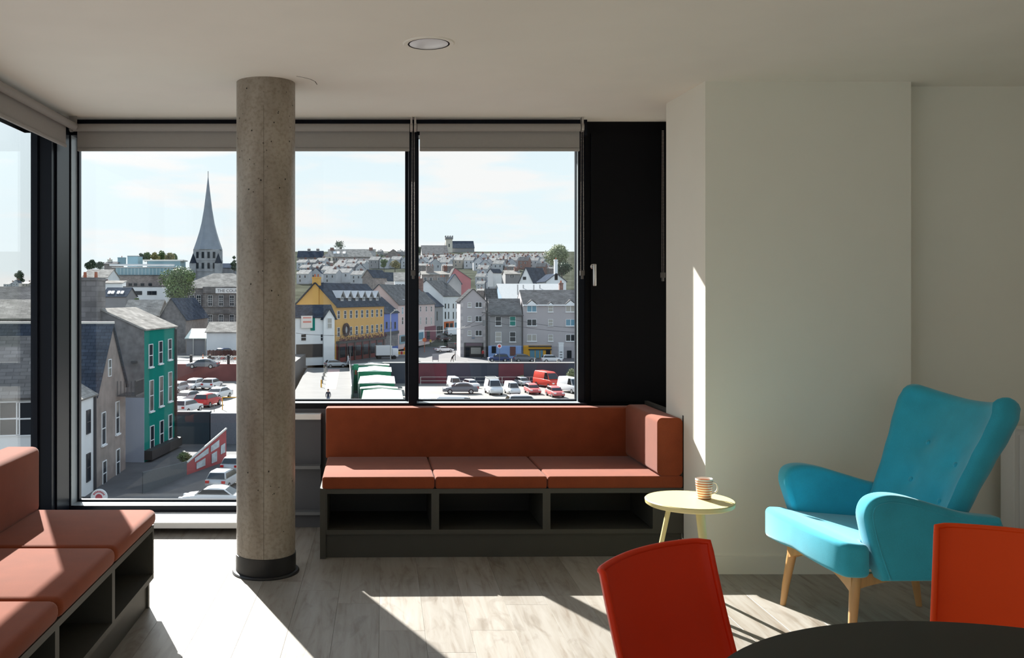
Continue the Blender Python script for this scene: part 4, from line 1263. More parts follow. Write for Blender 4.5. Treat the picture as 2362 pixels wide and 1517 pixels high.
# long rendered block with gablets
rb = house('rendered_block', 'long lilac grey block with gablet dormers and a yellow shop', (PX(1206.5, 177), 177), (PX(1400, 177), 177), 9, Z_ST, 10.1, 2.75, 'gx', W_lilac, SL_mid, ov=.04)
for k, x_ in enumerate((1226.5, 1270, 1316, 1362)):
    for j, (yt, yb2) in enumerate(((704.5, 719), (736, 751), (771, 786.5))):
        if k % 2 == 0: win(rb, x_, yt, yb2, wpx=22, style='ml', pm=(M_pnb, M_pn, M_pnc)[(j + k) % 3])
        else: win(rb, x_, yt, yb2, wpx=11.5, style='sl', pm=M_pnc)
    t_, d_ = hit(rb, x_); hw_ = (15 if k % 2 == 0 else 9) * d_ / F
    g_ = MB().prism([(t_ - hw_, -.12, 9.9), (t_ + hw_, -.12, 9.9), (t_, -.12, 9.9 + hw_ * .85)], (0, 2.2, 0)).build('gablet', W_white, rb.t, fixn=True)
    r_ = MB()
    slope(r_, (t_ - hw_ - .2, 2.6, 9.85), (t_ - hw_ - .2, -.2, 9.85), (t_, -.2, 10.0 + hw_ * .85), (t_, 2.6, 10.0 + hw_ * .85), .08)
    slope(r_, (t_ + hw_ + .2, -.2, 9.85), (t_ + hw_ + .2, 2.6, 9.85), (t_, 2.6, 10.0 + hw_ * .85), (t_, -.2, 10.0 + hw_ * .85), .08)
    r_.build('gablet_roof', SL_mid, g_, uv=True, fixn=True)
front_px(rb, 'eaves_board', M_frw, 1206, 1400, 702, 705, -.4, -.1)
front_px(rb, 'yellow_shop', W_yshop, 1207, 1271, 796, 826)
front_px(rb, 'shop_fascia', W_dk, 1219, 1272, 796.5, 799.5, -.4, -.1); front_px(rb, 'shop_fascia', W_dk, 1219, 1272, 804.5, 807, -.3, -.1)
for a_, b_ in ((1222, 1233), (1235, 1244), (1246, 1252), (1259, 1269)): front_px(rb, 'shop_window', M_pnb if a_ < 1250 else M_pn, a_, b_, 807, 825, -.2)
front_px(rb, 'dark_door', M_pn, 1308, 1318, 808, 826, -.15)
kio = house('kiosk_cabinet', 'white street cabinet standing against the long rendered block', (PX(1289, 174), 174), (PX(1300, 174), 174), .9, Z_ST, 2.9, 0, 'flat', M_frw, M_frw, cat='cabinet')
for q in range(3): front_px(kio, 'vent', M_frd, 1291.5, 1297, 811 + q * 6, 812.5 + q * 6, -.04)
# white metal shed behind
mr_ = house('metal_roof_hall', 'low hall with a shining white metal roof', (PX(1163, 195), 195), (PX(1312, 195), 195), 16, Z_ST, 10.75, 3.6, 'gx', mat('hall_blue', (.22, .32, .42), .6), SL_metal, frac=.7)
for x_, yv in ((7, 5), (5.2, 8), (8.8, 8), (3.2, 2.6)):
    MB().tube((x_, yv, 12.0), (x_, yv, 14.2), .14, n=10).build('flue', M_hub, mr_.t)
chimney(mr_, 13.0, 6, .8, 1.0, 14.6, W_brick, 2, 11)

# ------------------------------------------------------------------ mid-hill landmark houses
def landmark(name, label, xa, xb, ybase, yeave, yridge, d, roof, wm, rm, depth=9, rm2=None, yaw=0, drop=4, **k):
    """front from pixel xa to xb; the walls are carried down `drop` metres into the slope"""
    z0 = PZ(ybase, d) - drop
    w_ = (PX(xb, d) - PX(xa, d)) / math.cos(R(yaw))
    o = house(name, label, (PX(xa, d), d), (PX(xa, d) + w_ * math.cos(R(yaw)), d + w_ * math.sin(R(yaw))), depth, z0, PZ(yeave, d) - z0, 1.0 if roof == 'flat' else
              (PZ(yridge, d + (depth / 2 if roof == 'gx' else 0)) - PZ(yeave, d)), roof, wm, rm, rm2=rm2, **k)
    return o
rg_ = landmark('rose_gable_house', 'big rose pink gable end with a slate roof', 1037, 1086, 672, 643, 618, 292, 'gy', W_rose, SL_mid, 12, frac=.25, drop=2)
bf = landmark('brick_house', 'dark grey brick house with sash windows beside the rose gable', 973, 1036, 674, 633, 626, 285, 'gx', W_bgrey, SL_pale, 10, drop=3)
for x_ in (981, 994, 1013, 1022.5): win(bf, x_, 640, 646.5, 1.0, 's'); win(bf, x_, 664, 670, 1.0, 's')
chimney(bf, 2.6, 3, 2.4, 1.4, 11.2, W_bgrey, 3, 6); chimney(bf, 7.5, 5, 1.2, 1.2, 11, W_brick, 2, 7)
tg = landmark('tall_white_gable', 'tall white gable house with a long dark slate roof', 1197, 1226, 664, 652, 617, 262, 'gy', W_white, SL_dark, 9, yaw=-38, drop=4)
win(tg, 1210, 638, 645, 1.0, 's', M_frd)
tg2 = landmark('white_gable_house', 'white gable house below the big hillside tree', 1260, 1306, 655, 649, 631, 235, 'gy', W_white, SL_dark, 14, drop=5)
chimney(tg2, 2.5, .5, .8, 1.0, 11.2, W_white, 1, 6)
wb = landmark('white_barn', 'small white barn with dark slate roof among the terraces', 1125, 1136, 648, 628, 620, 330, 'gy', W_white, SL_dark, 6, yaw=-38, drop=2)
ct = landmark('tile_roof_cottage', 'timber-fronted cottage with a sunlit brown roof', 1166, 1200, 650, 632, 624, 318, 'gx', W_grey, SL_pale, 9, drop=3)
for x_ in (1179, 1183): win(ct, x_, 633, 640, .9, 's')
chimney(ct, 4.2, 4, 1.4, 1.2, 7.9, W_brick, 2, 5)
g1 = landmark('grey_gable_house', 'grey gable house with bright sunlit slope above the ochre building', 836, 860, 682, 639, 622, 262, 'gy', W_bgrey, SL_pale, 7, yaw=-34, drop=3, rm2=SL_dark)  # pale and dark slate paint the lit and shaded slopes
g2 = landmark('pale_gable_house', 'pale gable house with bright sunlit slope and twin windows', 872, 893, 668, 646, 628, 270, 'gy', W_white, SL_pale, 7, yaw=-34, drop=3, rm2=SL_dark)  # lit slope painted pale, shaded slope painted dark
for x_ in (877, 884): win(g2, x_, 655, 664, .9, 's')
g3 = landmark('white_cottage', 'white cottage with a sunlit grey roof beside the mullion', 910, 945, 668, 647, 629, 258, 'gx', W_white, SL_pale, 9, drop=3)
for x_ in (916, 922, 930): win(g3, x_, 655, 664, .9, 's')
g4 = landmark('low_white_annex', 'low white annex beside the white cottage', 890, 907, 668, 657, 652, 250, 'gx', W_white, SL_mid, 6, drop=3)
lt = landmark('long_terrace', 'long terrace with a sunlit roof and rooflights on the hill', 756, 866, 609, 592, 575, 520, 'gx', W_bgrey, SL_pale, 15, drop=4)
for x_ in (770, 776, 800, 812, 823, 836, 848): win(lt, x_, 595, 601, 1.3, 's')
for x_ in (768, 776, 790):
    t_, d_ = hit(lt, x_); sk = MB(); z_ = PZ(585, 520) - lt.z0
    slope(sk, (t_, 2.4, z_), (t_ + 1.6, 2.4, z_), (t_ + 1.6, 4.6, z_ + 1.2), (t_, 4.6, z_ + 1.2), .35); sk.build('rooflight', M_frw, lt.t, fixn=True)
for x_ in (2, 24): chimney(lt, x_, 7, 2.0, 2.0, PZ(570, 520) - lt.z0, W_brick, 2, 6)
hp_ = landmark('hip_roof_house', 'pale hip-roofed house at the end of the long terrace', 744, 766, 610, 592, 583, 505, 'hip', W_cream, SL_pale, 6, drop=4)
for x_ in (751, 760): win(hp_, x_, 595, 602, 1.1, 's', M_frd)
dt_ = landmark('shaded_terrace', 'shaded blue-grey terrace with twin chimneys on the hill', 686, 744, 612, 593, 579, 520, 'gx', W_grey, SL_dark, 12, drop=4)
for x_ in (6, 11): chimney(dt_, x_, 6, 1.6, 1.6, PZ(573, 520) - dt_.z0, W_grey, 2, 6)
for x_ in (695, 706, 718, 730): win(dt_, x_, 597, 603, 1.2, 's', M_frd)
for k, (xa, xb, yb2) in enumerate(((782, 805, 607), (806, 826, 608), (827, 850, 608))):
    q = landmark('extension_house', ['white flat-fronted house below the long terrace, leftmost of three', 'white flat-fronted house below the long terrace, middle of three', 'white flat-fronted house below the long terrace, next to the brick gable'][k], xa, xb, yb2, 600 - k % 2, 597, 480, 'gx', W_white, SL_mid, 6, drop=3, ov=.05, group='white houses below the long terrace')
    win(q, (xa + xb) / 2 - 5, 601.5, 606, 1.2, 's', M_frd); win(q, (xa + xb) / 2 + 4, 601.5, 606, 1.2, 's', M_frd)
be_ = landmark('brick_gable_house', 'brick gable house on the skyline behind the mullion', 889, 925, 606, 588, 575, 545, 'gy', W_bgrey, SL_mid, 18, drop=4)
hl = landmark('long_grey_hall', 'long grey hall roof below the castle tower', 974, 1034, 592, 586, 566, 560, 'gx', W_grey, SL_mid, 26, drop=4)
hl2 = landmark('ridge_hall', 'dark grey hall on the ridge beside the castle tower', 1030, 1094, 580, 572, 556, 640, 'gx', W_grey, SL_dark, 18, drop=6)
# castle tower on the ridge
dT = 640
ct_ = thing('castle_tower', 'small battlemented stone tower on the ridge', 'tower', (PX(1034, dT), dT - 6, PZ(585, dT)))
hw_ = 7.5 * dT / F; zt = PZ(553, dT) - PZ(585, dT); zb = PZ(545, dT) - PZ(585, dT)
MB().box(-hw_, hw_, -hw_, hw_, 0, zt).build('shaft', W_cream, ct_)
MB().box(-hw_ * 1.2, hw_ * 1.2, -hw_ * 1.2, hw_ * 1.2, zt, zb - 1.0).build('parapet', W_grey, ct_)
for k in range(4):
    for s_ in (-1, 1):
        x_ = -hw_ * 1.2 + k * hw_ * .69
        MB().box(x_, x_ + hw_ * .33, s_ * hw_ * 1.1 - .25, s_ * hw_ * 1.1 + .25, zb - 1.0, zb).build('merlon', W_grey, ct_)
MB().box(-.4, .4, -hw_ - .05, -hw_, 4.2, 6.4).build('slit_window', M_pn, ct_)

# ------------------------------------------------------------------ hillside house kinds
KIND = {}
def kind_house(key, label, wm, rm, rm2, roof, w=6.4, d=8.5, h=5.0, rh=2.9, chm=W_brick, sh=.38):
    o = house('hillside_house', label, (0, 0), (w, 0), d, 0, h, rh, roof, wm, rm, rm2=rm2, group='houses', cat='house', shear=sh, ov=.08)
    sk = MB().box(0, w, 0, d, -4, 0).build('basement', wm, o.t); shear_mesh(sk.data, sh)
    for x_, z_ in ((w * .28, 3.0), (w * .72, 3.0), (w * .3, .8)):
        put_window(o.t, (x_, -.01, z_), 0, .95, 1.3, 's', M_frw, M_pn)
    chimney(o, w * .5 + sh * d * .8, d * .8, 1.3, .8, h + rh + 1.1, chm, 2, h + .5)
    KIND[key] = [o.t, False, w, label]
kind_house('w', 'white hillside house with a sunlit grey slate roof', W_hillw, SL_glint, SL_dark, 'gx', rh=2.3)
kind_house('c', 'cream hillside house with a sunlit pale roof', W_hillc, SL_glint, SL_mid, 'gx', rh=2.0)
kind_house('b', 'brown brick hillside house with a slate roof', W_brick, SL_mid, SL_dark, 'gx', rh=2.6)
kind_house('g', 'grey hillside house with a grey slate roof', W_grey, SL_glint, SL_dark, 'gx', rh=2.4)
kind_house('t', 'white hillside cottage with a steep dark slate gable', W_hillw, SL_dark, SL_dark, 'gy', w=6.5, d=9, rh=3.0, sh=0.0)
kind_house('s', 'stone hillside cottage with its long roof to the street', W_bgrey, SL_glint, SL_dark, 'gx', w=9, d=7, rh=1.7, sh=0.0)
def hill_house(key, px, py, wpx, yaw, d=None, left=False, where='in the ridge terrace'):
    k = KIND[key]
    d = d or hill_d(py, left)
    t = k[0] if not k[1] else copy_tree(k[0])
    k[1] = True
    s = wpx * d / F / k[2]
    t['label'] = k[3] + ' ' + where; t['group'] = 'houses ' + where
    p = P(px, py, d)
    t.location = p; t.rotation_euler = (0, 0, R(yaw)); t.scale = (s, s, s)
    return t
hr = random.Random(21)
# ridge terrace on the right, stepping along the hill
for k in range(11):
    hill_house('wgwc'[k % 4], 1066 + k * 17.6, 602 + (k % 3) * .2, 16.2, 0)
for k in range(4):
    hill_house('gw'[k % 2], 1032 + k * 9, 594 + (k % 2), 7.6, 30, d=538, where='below the castle tower')
def row(x0, x1, y, step, kinds, where, yaw=-34, jy=2, w=None, skip=()):
    x_ = x0
    while x_ < x1:
        if not any(a <= x_ <= b for a, b in skip):
            k_ = kinds[hr.randrange(len(kinds))]
            yw_ = 0 if k_ in 'wcbg' else hr.uniform(-3, 3)
            hill_house(k_, x_, y + hr.uniform(-jy, jy) * 1.6, (w or step) * hr.uniform(.80, .93), yw_, where=where)
        x_ += step
row(974, 1258, 605.5, 19, 'twstc', 'just under the ridge terrace', jy=.6)
row(970, 1262, 613.5, 22, 'tswtg', 'in the middle terraces', jy=.6)
row(962, 1262, 623, 26, 'stwtb', 'in the lower terraces', jy=.6, skip=((1030, 1090), (1196, 1228)))
row(1104, 1165, 648, 27, 'twt', 'behind the white barn', jy=.6, skip=((1118, 1146),))
row(684, 835, 616.5, 22, 'tstw', 'close under the long terrace', jy=.6, skip=((765, 862),))
row(684, 832, 643, 28, 'stwt', 'in gardens above the ochre building', jy=.6)
row(962, 1258, 609.5, 21, 'wwtwsc', 'below the ridge terrace', jy=1)
row(970, 1262, 618, 25, 'wtswbc', 'under the castle tower', jy=1)
row(962, 1262, 628, 29, 'wscwbt', 'around the rose gable', jy=1, skip=((1024, 1094), (1190, 1232)))
row(1100, 1195, 640, 29, 'wwbw', 'left of the tall white gable', jy=1, skip=((1116, 1150), (1158, 1205)))
row(1098, 1168, 670, 23, 'stw', 'just behind the gable house roof', jy=1)
row(1100, 1172, 682, 25, 'sgs', 'next to the metal-roofed hall', jy=1)
row(1096, 1165, 656, 27, 'wgtw', 'behind the lilac gable house', jy=1)
row(1236, 1262, 634, 24, 'bs', 'beside the big pale tree')
row(684, 835, 622, 23, 'wgwws', 'below the long terrace', jy=1, skip=((742, 770),))
row(690, 832, 634, 26, 'wwgt', 'above the ochre building', jy=1)
row(684, 832, 652, 31, 'wtww', 'right behind the ochre building', jy=1.5)
row(850, 940, 616, 25, 'wtwg', 'around the autumn tree', jy=1)
row(868, 888, 601, 17, 'gs', 'behind the autumn tree', w=13, jy=1)
row(870, 945, 588, 15, 'gsg', 'along the middle skyline', w=11, jy=.7)
row(964, 972, 645, 20, 'w', 'beside the dark brick house')
# ------------------------------------------------------------------ left: church, office, courthouse
dC = 330
zc = PZ(660, dC)
chh = thing('church_spire', 'church tower with a tall slate broach spire', 'church', (PX(480, dC), dC, zc))
hw_ = 28.5 * dC / F; zt = PZ(576, dC) - zc; za = PZ(405, dC) - zc
W_church = mat('church_limestone', (.30, .31, .33), .9, var=.3, scale=.5, detail=6)
MB().box(-hw_, hw_, -hw_, hw_, -8, zt).build('tower', W_church, chh)
sp = MB()
rowsS = []
for f_, r_, sq in ((0, 1.10, 1.0), (.12, .88, .7), (.24, .685, .35), (.36, .52, .1), (.55, .33, 0), (.8, .145, 0), (1.0, .012, 0)):
    ring = []
    for k in range(8):
        a = R(22.5 + 45 * k)
        c, s_ = math.cos(a), math.sin(a)
        m_ = max(abs(c), abs(s_)); oc = (c * r_ * hw_ * 1.02, s_ * r_ * hw_ * 1.02); qd = (c / m_ * r_ * hw_, s_ / m_ * r_ * hw_)
        # broach: square foot turning octagonal
        ring.append(Vector((oc[0] * (1 - sq) + qd[0] * sq, oc[1] * (1 - sq) + qd[1] * sq, zt + (za - zt) * f_)))
    rowsS.append(ring)
sp.grid(rowsS, closed=True); sp.f.append(tuple(range(8))[::-1])
sp.build('spire', mat('spire_slate', (.20, .23, .27), .5, var=.15, scale=.4), chh, uv=False, fixn=True)
MB().tube((0, 0, za - .5), (0, 0, za + 1.6), .12, n=6).build('finial', M_pole, chh)
for s_ in (-1, 1):
    c_ = MB().box(s_ * hw_ - 1.1, s_ * hw_ + 1.1, -hw_ - 1.1, -hw_ + 1.1, -8, PZ(608, dC) - zc).build('corner_turret', W_church, chh)
    MB().lathe([(1.35, 0), (0.02, 3.6)], 8, (s_ * hw_, -hw_, PZ(608, dC) - zc)).build('turret_cap', SL_dark, c_)
for x_ in (-2.9, -1.0, 1.0, 2.9):
    for y0_, y1_ in ((582, 596), (607, 620)):
        o = MB().box(x_ - .42, x_ + .42, -hw_ - .12, -hw_ + .02, PZ(y1_, dC) - zc, PZ(y0_, dC) - zc).build('lancet', M_pn, chh)
for y_ in (600, 603, 625): MB().box(-hw_ - .15, hw_ + .15, -hw_ - .15, hw_, PZ(y_ + 1.5, dC) - zc, PZ(y_, dC) - zc).build('string_course', W_church, chh)
nv = landmark('church_nave', 'stone church nave behind the spire', 505, 560, 645, 618, 608, 335, 'gx', W_church, SL_dark, 14, drop=6)
# glazed office on the hill
of = landmark('glazed_office', 'long glazed office block with a flat white roof edge', 258, 402, 640, 617, 611, 285, 'flat', W_bgrey, M_frw, 14, drop=4)
front_px(of, 'glazing_band', W_teal, 267, 400, 618, 634, -.1)
for k in range(16): front_px(of, 'mullion', mat('mullion_pale', (.36, .48, .52), .5), 269 + k * 8.3, 271.2 + k * 8.3, 618.5, 633.5, -.22, -.1)
front_px(of, 'roof_edge', M_frw, 254, 402, 609, 613, -.8, .5)
ofb = landmark('office_plinth_wing', 'plain brick lower wing under the glazed office', 256, 378, 652, 637, 637, 282, 'flat', W_bgrey, SL_mid, 2, drop=3)
pv = landmark('roof_pavilion', 'glass roof pavilion with a thin flat canopy', 340, 416, 612, 602, 600, 300, 'flat', W_teal, M_frw, 8, drop=2)
front_px(pv, 'canopy', M_polew, 332, 424, 599, 602, -1.5, 6)
gbx = landmark('plant_room', 'blue-grey plant room box on the skyline', 294, 318, 612, 591, 590, 300, 'flat', W_teal, SL_mid, 6, drop=2)
gbh = landmark('gabled_office_end', 'pale gabled house with chimney left of the glazed office', 240, 268, 618, 609, 604, 310, 'gx', W_bgrey, SL_mid, 9, drop=4)
chimney(gbh, .8, 4, 1.2, 1.6, PZ(597, 310) - gbh.z0, W_cream, 1, 5)
chimney(gbh, 4.8, 4, 2.4, 1.6, PZ(591, 305) - gbh.z0, W_teal, 1, 5)
lh = landmark('red_window_house', 'white house with red windows and a pale sloping roof', 190, 247, 655, 640, 622, 255, 'gx', W_white, SL_pale, 12, drop=5)
for x_ in (236, 245): win(lh, x_, 644, 650, 1.0, 's', mat('red_paint', (.4, .06, .05), .6), M_pn)
wc = landmark('white_club', 'long white building with small scattered windows', 284, 384, 688, 662, 661, 218, 'flat', W_white, SL_mid, 12, drop=4)
for x_, w_ in ((287.5, .9), (299, .9), (318, 2.0), (345, 1.1), (356, 1.1)): win(wc, x_, 671, 680, w_, 's', M_frd, M_pn)
front_px(wc, 'roof_lantern', W_bgrey, 288, 372, 650, 661, 1.0, 6)
for x_ in (294, 306, 322, 340): front_px(wc, 'lantern_pane', M_pn, x_, x_ + 8, 653, 659, .9, 1.0)
wd = landmark('skylight_house', 'dark slate house with four small rooflights', 236, 290, 690, 684, 664, 200, 'gx', W_grey, SL_dark, 9, drop=4)
for x_ in (245, 253, 266, 275):
    t_, d_ = hit(wd, x_); zz = PZ(679, 201) - wd.z0; sk = MB()
    slope(sk, (t_, 1.0, zz), (t_ + .55, 1.0, zz), (t_ + .55, 2.0, zz + .55), (t_, 2.0, zz + .55), .3); sk.build('rooflight', M_frw, wd.t, fixn=True)
wg = landmark('white_wedge_house', 'white house with a thin bright roof edge', 240, 282, 672, 653, 648, 225, 'gx', W_white, SL_pale, 7, drop=4)
# courthouse
cz = rel(-10.4)
co = house('courthouse', 'grey stone courthouse with sash windows and a pale hipped roof', (PX(405, 205), 205), (PX(600, 205), 205), 14, cz, PZ(664, 205) - cz, 3.4, 'hip', W_stone, SL_pale)
for x_ in (427, 443, 458.5, 485, 510, 535, 556):
    win(co, x_, 680.5, 705.5, .95, 'sb', M_frw, M_pn); win(co, x_, 725, 750, .95, 'sb', M_frw, M_pn)
    win(co, x_, 772, 788, .95, 's', M_frw, M_pn)
for y_ in (706, 721, 752): front_px(co, 'string_course', W_stone, 404, 600, y_, y_ + 2.2, -.25)
front_px(co, 'parapet', W_stone, 468, 600, 661, 676, -.3, 1.0)
sgn = front_px(co, 'name_board', mat('board_white', (.80, .80, .80), .6), 498, 600, 664.5, 676, -.42, -.3)
t_, d_ = hit(co, 498)
cu = text('THE COURT', .92, mat('letter_grey', (.10, .10, .12), .6), co.t, (t_ + 2.95, -.45, PZ(670.5, 205) - cz), (R(90), 0, 0), 'lettering')
front_px(co, 'downpipe', M_frd, 465, 466.2, 680, 790, -.25, -.1)
cw = house('courthouse_wing', 'set-back stone wing at the corner of the courthouse', (PX(393, 206), 206), (PX(403.5, 206), 206), 10, cz, PZ(666, 206) - cz, 1.5, 'flat', W_stone, SL_mid)
win(cw, 402, 681, 697, .8, 's')
# old warehouse with a bare gable
gw = house('old_warehouse', 'old grey warehouse with a bare dark gable end', (PX(366, 160), 160), (PX(428, 160), 160), 20, rel(-9.9), PZ(735, 160) - rel(-9.9), PZ(688, 158) - PZ(735, 160), 'gy', W_rubble, SL_pale, rm2=SL_dark, frac=.45)  # left slope coloured as sunlit, right slope as shaded
wx = house('low_warehouse_range', 'low warehouse range with a weathered sunlit roof', (PX(285, 163), 163), (PX(365, 163), 163), 8, rel(-9.9), PZ(727, 163) - rel(-9.9), 2.6, 'gx', W_rubble, SL_pale)
lean = house('lean_to', 'lean-to with a translucent canopy beside the warehouse', (PX(430, 154), 154), (PX(475, 154), 154), 5, rel(-9.9), 2.7, 1.4, 'shed', W_grey, mat('canopy_green', (.42, .52, .48), .4))
for x_ in (1.2, 3.2): MB().tube((x_, -.3, 0), (x_, -.3, 2.8), .07, n=8).build('post', M_polew, lean.t)
sw = house('white_workshop', 'white workshop with a bright low-pitched roof', (PX(476, 153), 153), (PX(552, 153), 153), 8, rel(-9.9), PZ(766, 153) - rel(-9.9), 1.5, 'gx', W_white, SL_pale)
# wall between the lane and the car park, with railing
rw = tag(MB().box(-40, -13.3, 129.6, 130.15, rel(-11.9), rel(-9.55)).build('lane_wall', mat('lane_wall_red', (.20, .075, .07), .85, var=.3, scale=.3)), 'dark red retaining wall behind the raised car park', 'wall')
ra = thing('lane_railing', 'white post and rail railing on top of the red lane wall', 'railing', (-40, 129.85, rel(-9.55)))
MB().box(0, 26.6, -.06, .06, .95, 1.1).build('top_rail', M_polew, ra); MB().box(0, 26.6, -.05, .05, .45, .55).build('mid_rail', M_polew, ra)
for k in range(11): MB().box(k * 2.6, k * 2.6 + .35, -.12, .12, -.1, 1.25).build('post', W_dk, ra)
# wall between yard and street
yw = tag(MB().box(-2.6, 150, 152.8, 153.5, rel(-14.5), rel(-11.05)).build('yard_wall', mat('yard_wall_dark', (.052, .06, .085), .85, var=.25, scale=.25)), 'long dark retaining wall between the parking yard and the street', 'wall')
for a_, b_ in ((962, 1030), (1150, 1208)):
    MB().box(PX(a_, 152.7) , PX(b_, 152.7), 152.72, 152.8, rel(-14.4), rel(-11.2)).build('maroon_panel', mat('yard_wall_maroon', (.14, .035, .05), .8, var=.2, scale=.5), yw)
MB().box(-2.6, 150, 152.7, 153.6, rel(-11.1), rel(-10.98)).build('coping', M_polew, yw)
ms = thing('mesh_fence', 'thin wire fence along the back of the parking yard', 'fence', (PX(970, 150.8), 150.8, rel(-14.42)))
for k in range(6): MB().tube((k * 4.4, 0, 0), (k * 4.4, 0, 1.25), .05, n=6).build('post', M_polew, ms)
for z_ in (.6, 1.22): MB().tube((0, 0, z_), (22, 0, z_), .035, n=6).build('wire', M_polew, ms)

# ------------------------------------------------------------------ left: near houses along the lower street
ZL = rel(-14.5)
gr = house('green_house', 'grey gabled house with a bottle green front and white sashes', (-20.8, 81), (-19.95, 89.2), 8, ZL, 11.5, 1.75, 'gx', W_green, SL_pale, ov=.18)
gr.wall.data.materials.append(W_rubble)
for p in gr.wall.data.polygons:
    if abs(p.normal.x) > .9: p.material_index = 1
for x_, yt, yb2 in ((347, 793, 846), (369.5, 786, 838), (391, 781, 829)): win(gr, x_, yt, yb2, 1.0, 'sl')
for x_, yt, yb2 in ((348.5, 876, 948), (371, 867, 936), (391.5, 857, 925)): win(gr, x_, yt, yb2, 1.0, 'sl')
for x_, yt, yb2 in ((350, 981, 1048), (372, 969, 1030), (392, 955, 1012)): win(gr, x_, yt, yb2, 1.0, 'sl')
partbox(gr, 'downpipe', M_frd, 7.95, 8.15, -.25, -.05, 0, 11.3)
partbox(gr, 'shop_fascia', W_dk, 0, 8.2, -.7, 0, 0.2, 1.0)
pt = partbox(gr, 'pale_lower_wall', mat('pale_blue_grey', (.30, .33, .40), .85, var=.06, scale=.3), -.06, .02, 0, 4.6, 0, 5.6)  # paler blue-grey panel over the lower gable wall
stk = chimney(gr, .1, 4.9, 1.7, 2.0, PZ(640, 81) - ZL, W_stone, 2, 10.5, 'chimney_stack')
MB().box(-.3, -.05, .6, 1.1, 8.6, 8.8).build('vent', M_frd, gr.t)
n2 = house('stone_gable_house', 'brown stone gable-fronted house with a steep blue slate roof', (-21.6, 70), (-21.6, 78), 10, ZL, 7.05, 5.1, 'gy', mat('brown_stone', (.24, .20, .18), .9, var=.3, scale=.8, detail=6), SL_dark, ov=.2)
for x_, yt, yb2 in ((238, 950, 1025), (270, 925, 1000), (240, 1062, 1120), (271, 1035, 1095)): win(n2, x_, yt, yb2, 1.0, 'sl')
win(n2, 252, 828, 868, .8, 's')
partbox(n2, 'ridge_cap', M_polew, 3.85, 4.15, -.2, 10.2, 12.25, 12.42)
bal = thing('steel_balcony', 'black steel balcony and fire stair on the stone gable house', 'balcony', (-21.5, 75.2, PZ(915, 75)))
MB().box(0, 1.5, 0, 2.6, 0, .1).build('deck', M_frd, bal)
for k in range(9): MB().box(1.42, 1.48, k * .31, k * .31 + .05, 0, 1.25).build('baluster', M_frd, bal)
MB().box(1.4, 1.5, 0, 2.6, 1.2, 1.3).build('handrail', M_frd, bal)
for k in range(6): MB().box(k * .28, k * .28 + .05, -.05, 0, 0, 1.25).build('baluster', M_frd, bal)
n3 = house('white_house', 'white rendered house with a pale roof corner below the stone gable', (-21.55, 57), (-21.55, 69.6), 8, ZL, 7.1, 2.4, 'gx', W_white, SL_pale, ov=.15)
for x_, yt, yb2 in ((203, 945, 1000), (203, 1045, 1110)): win(n3, x_, yt, yb2, .9, 's', M_frd)
partbox(n3, 'downpipe', M_frd, 12.2, 12.35, -.2, 0, 0, 7)
rs = thing('round_shop_sign', 'round white shop sign with a red emblem above the lower street', 'sign', (PX(228, 63.5), 63.5, PZ(1147, 63.5)))
MB().tube((0, 0, 0), (0, .16, 0), .56, n=32).build('disc', M_frw, rs)
sm = mat('emblem_red', (.42, .05, .07), .6)
em = MB()
for k in range(9):
    a, b = R(25 + k * 14.5), R(25 + k * 14.5 + 10)
    em.prism([Vector((math.cos(a) * .34, -.012, math.sin(a) * .34)), Vector((math.cos(b) * .34, -.012, math.sin(b) * .34)), Vector((math.cos(b) * .46, -.012, math.sin(b) * .46)), Vector((math.cos(a) * .46, -.012, math.sin(a) * .46))], (0, .012, 0))
tag(em.build('emblem_arc', sm, rs, fixn=True), kind='stuff')
eb = MB().lathe([(0, 0), (.24, 0), (.24, .012), (0, .012)], 24).build('emblem', sm, rs); eb.rotation_euler = (R(90), 0, 0)
MB().tube((0, .1, 0), (PX(200, 63.5) - PX(228, 63.5) - .4, .1, 0), .04, n=8).build('bracket', M_frd, rs)
# side-window roofs
n4 = house('side_white_house', 'white house with a slate roof seen past the sofa', (-29, 41.5), (-15.6, 45), 9, ZL, PZ(915, 44.5) - ZL, 2.6, 'gx', W_white, SL_mid)
for x_ in (62, 22): win(n4, x_, 925, 1005, .95, 's', M_frw, M_pn)
n5 = house('side_dark_house', 'dark shaded house with a pale slate roof seen past the sofa', (PX(-120, 98), 98), (PX(72, 100), 100), 10, ZL, PZ(735, 99) - ZL, 1.9, 'gx', W_stone, SL_pale)
n6 = house('side_gable_house', 'grey gabled slate roof with a rooflight seen past the sofa', (PX(-100, 135), 135), (PX(80, 135), 135), 12, ZL, PZ(703, 135) - ZL, 2.6, 'gx', W_grey, SL_mid)
t_, d_ = hit(n6, 48); sk = MB(); zz = PZ(692, 137) - ZL
slope(sk, (t_, 2.2, zz), (t_ + 1.1, 2.2, zz), (t_ + 1.1, 3.2, zz + .5), (t_, 3.2, zz + .5), .3); sk.build('rooflight', M_frw, n6.t, fixn=True)
for k, (x_, y_) in enumerate(((8, 667), (28, 664), (50, 666), (66, 668), (96, 666), (130, 668))):
    hill_house('wtcswt'[k], x_, y_, 15, -10 + 8 * (k % 3), d=235, where='beyond the side window')
for k, (x_, y_) in enumerate(((200, 668), (226, 668))):
    hill_house('ws'[k], x_, y_, 18, -12, d=238, where='left of the dark slate house')

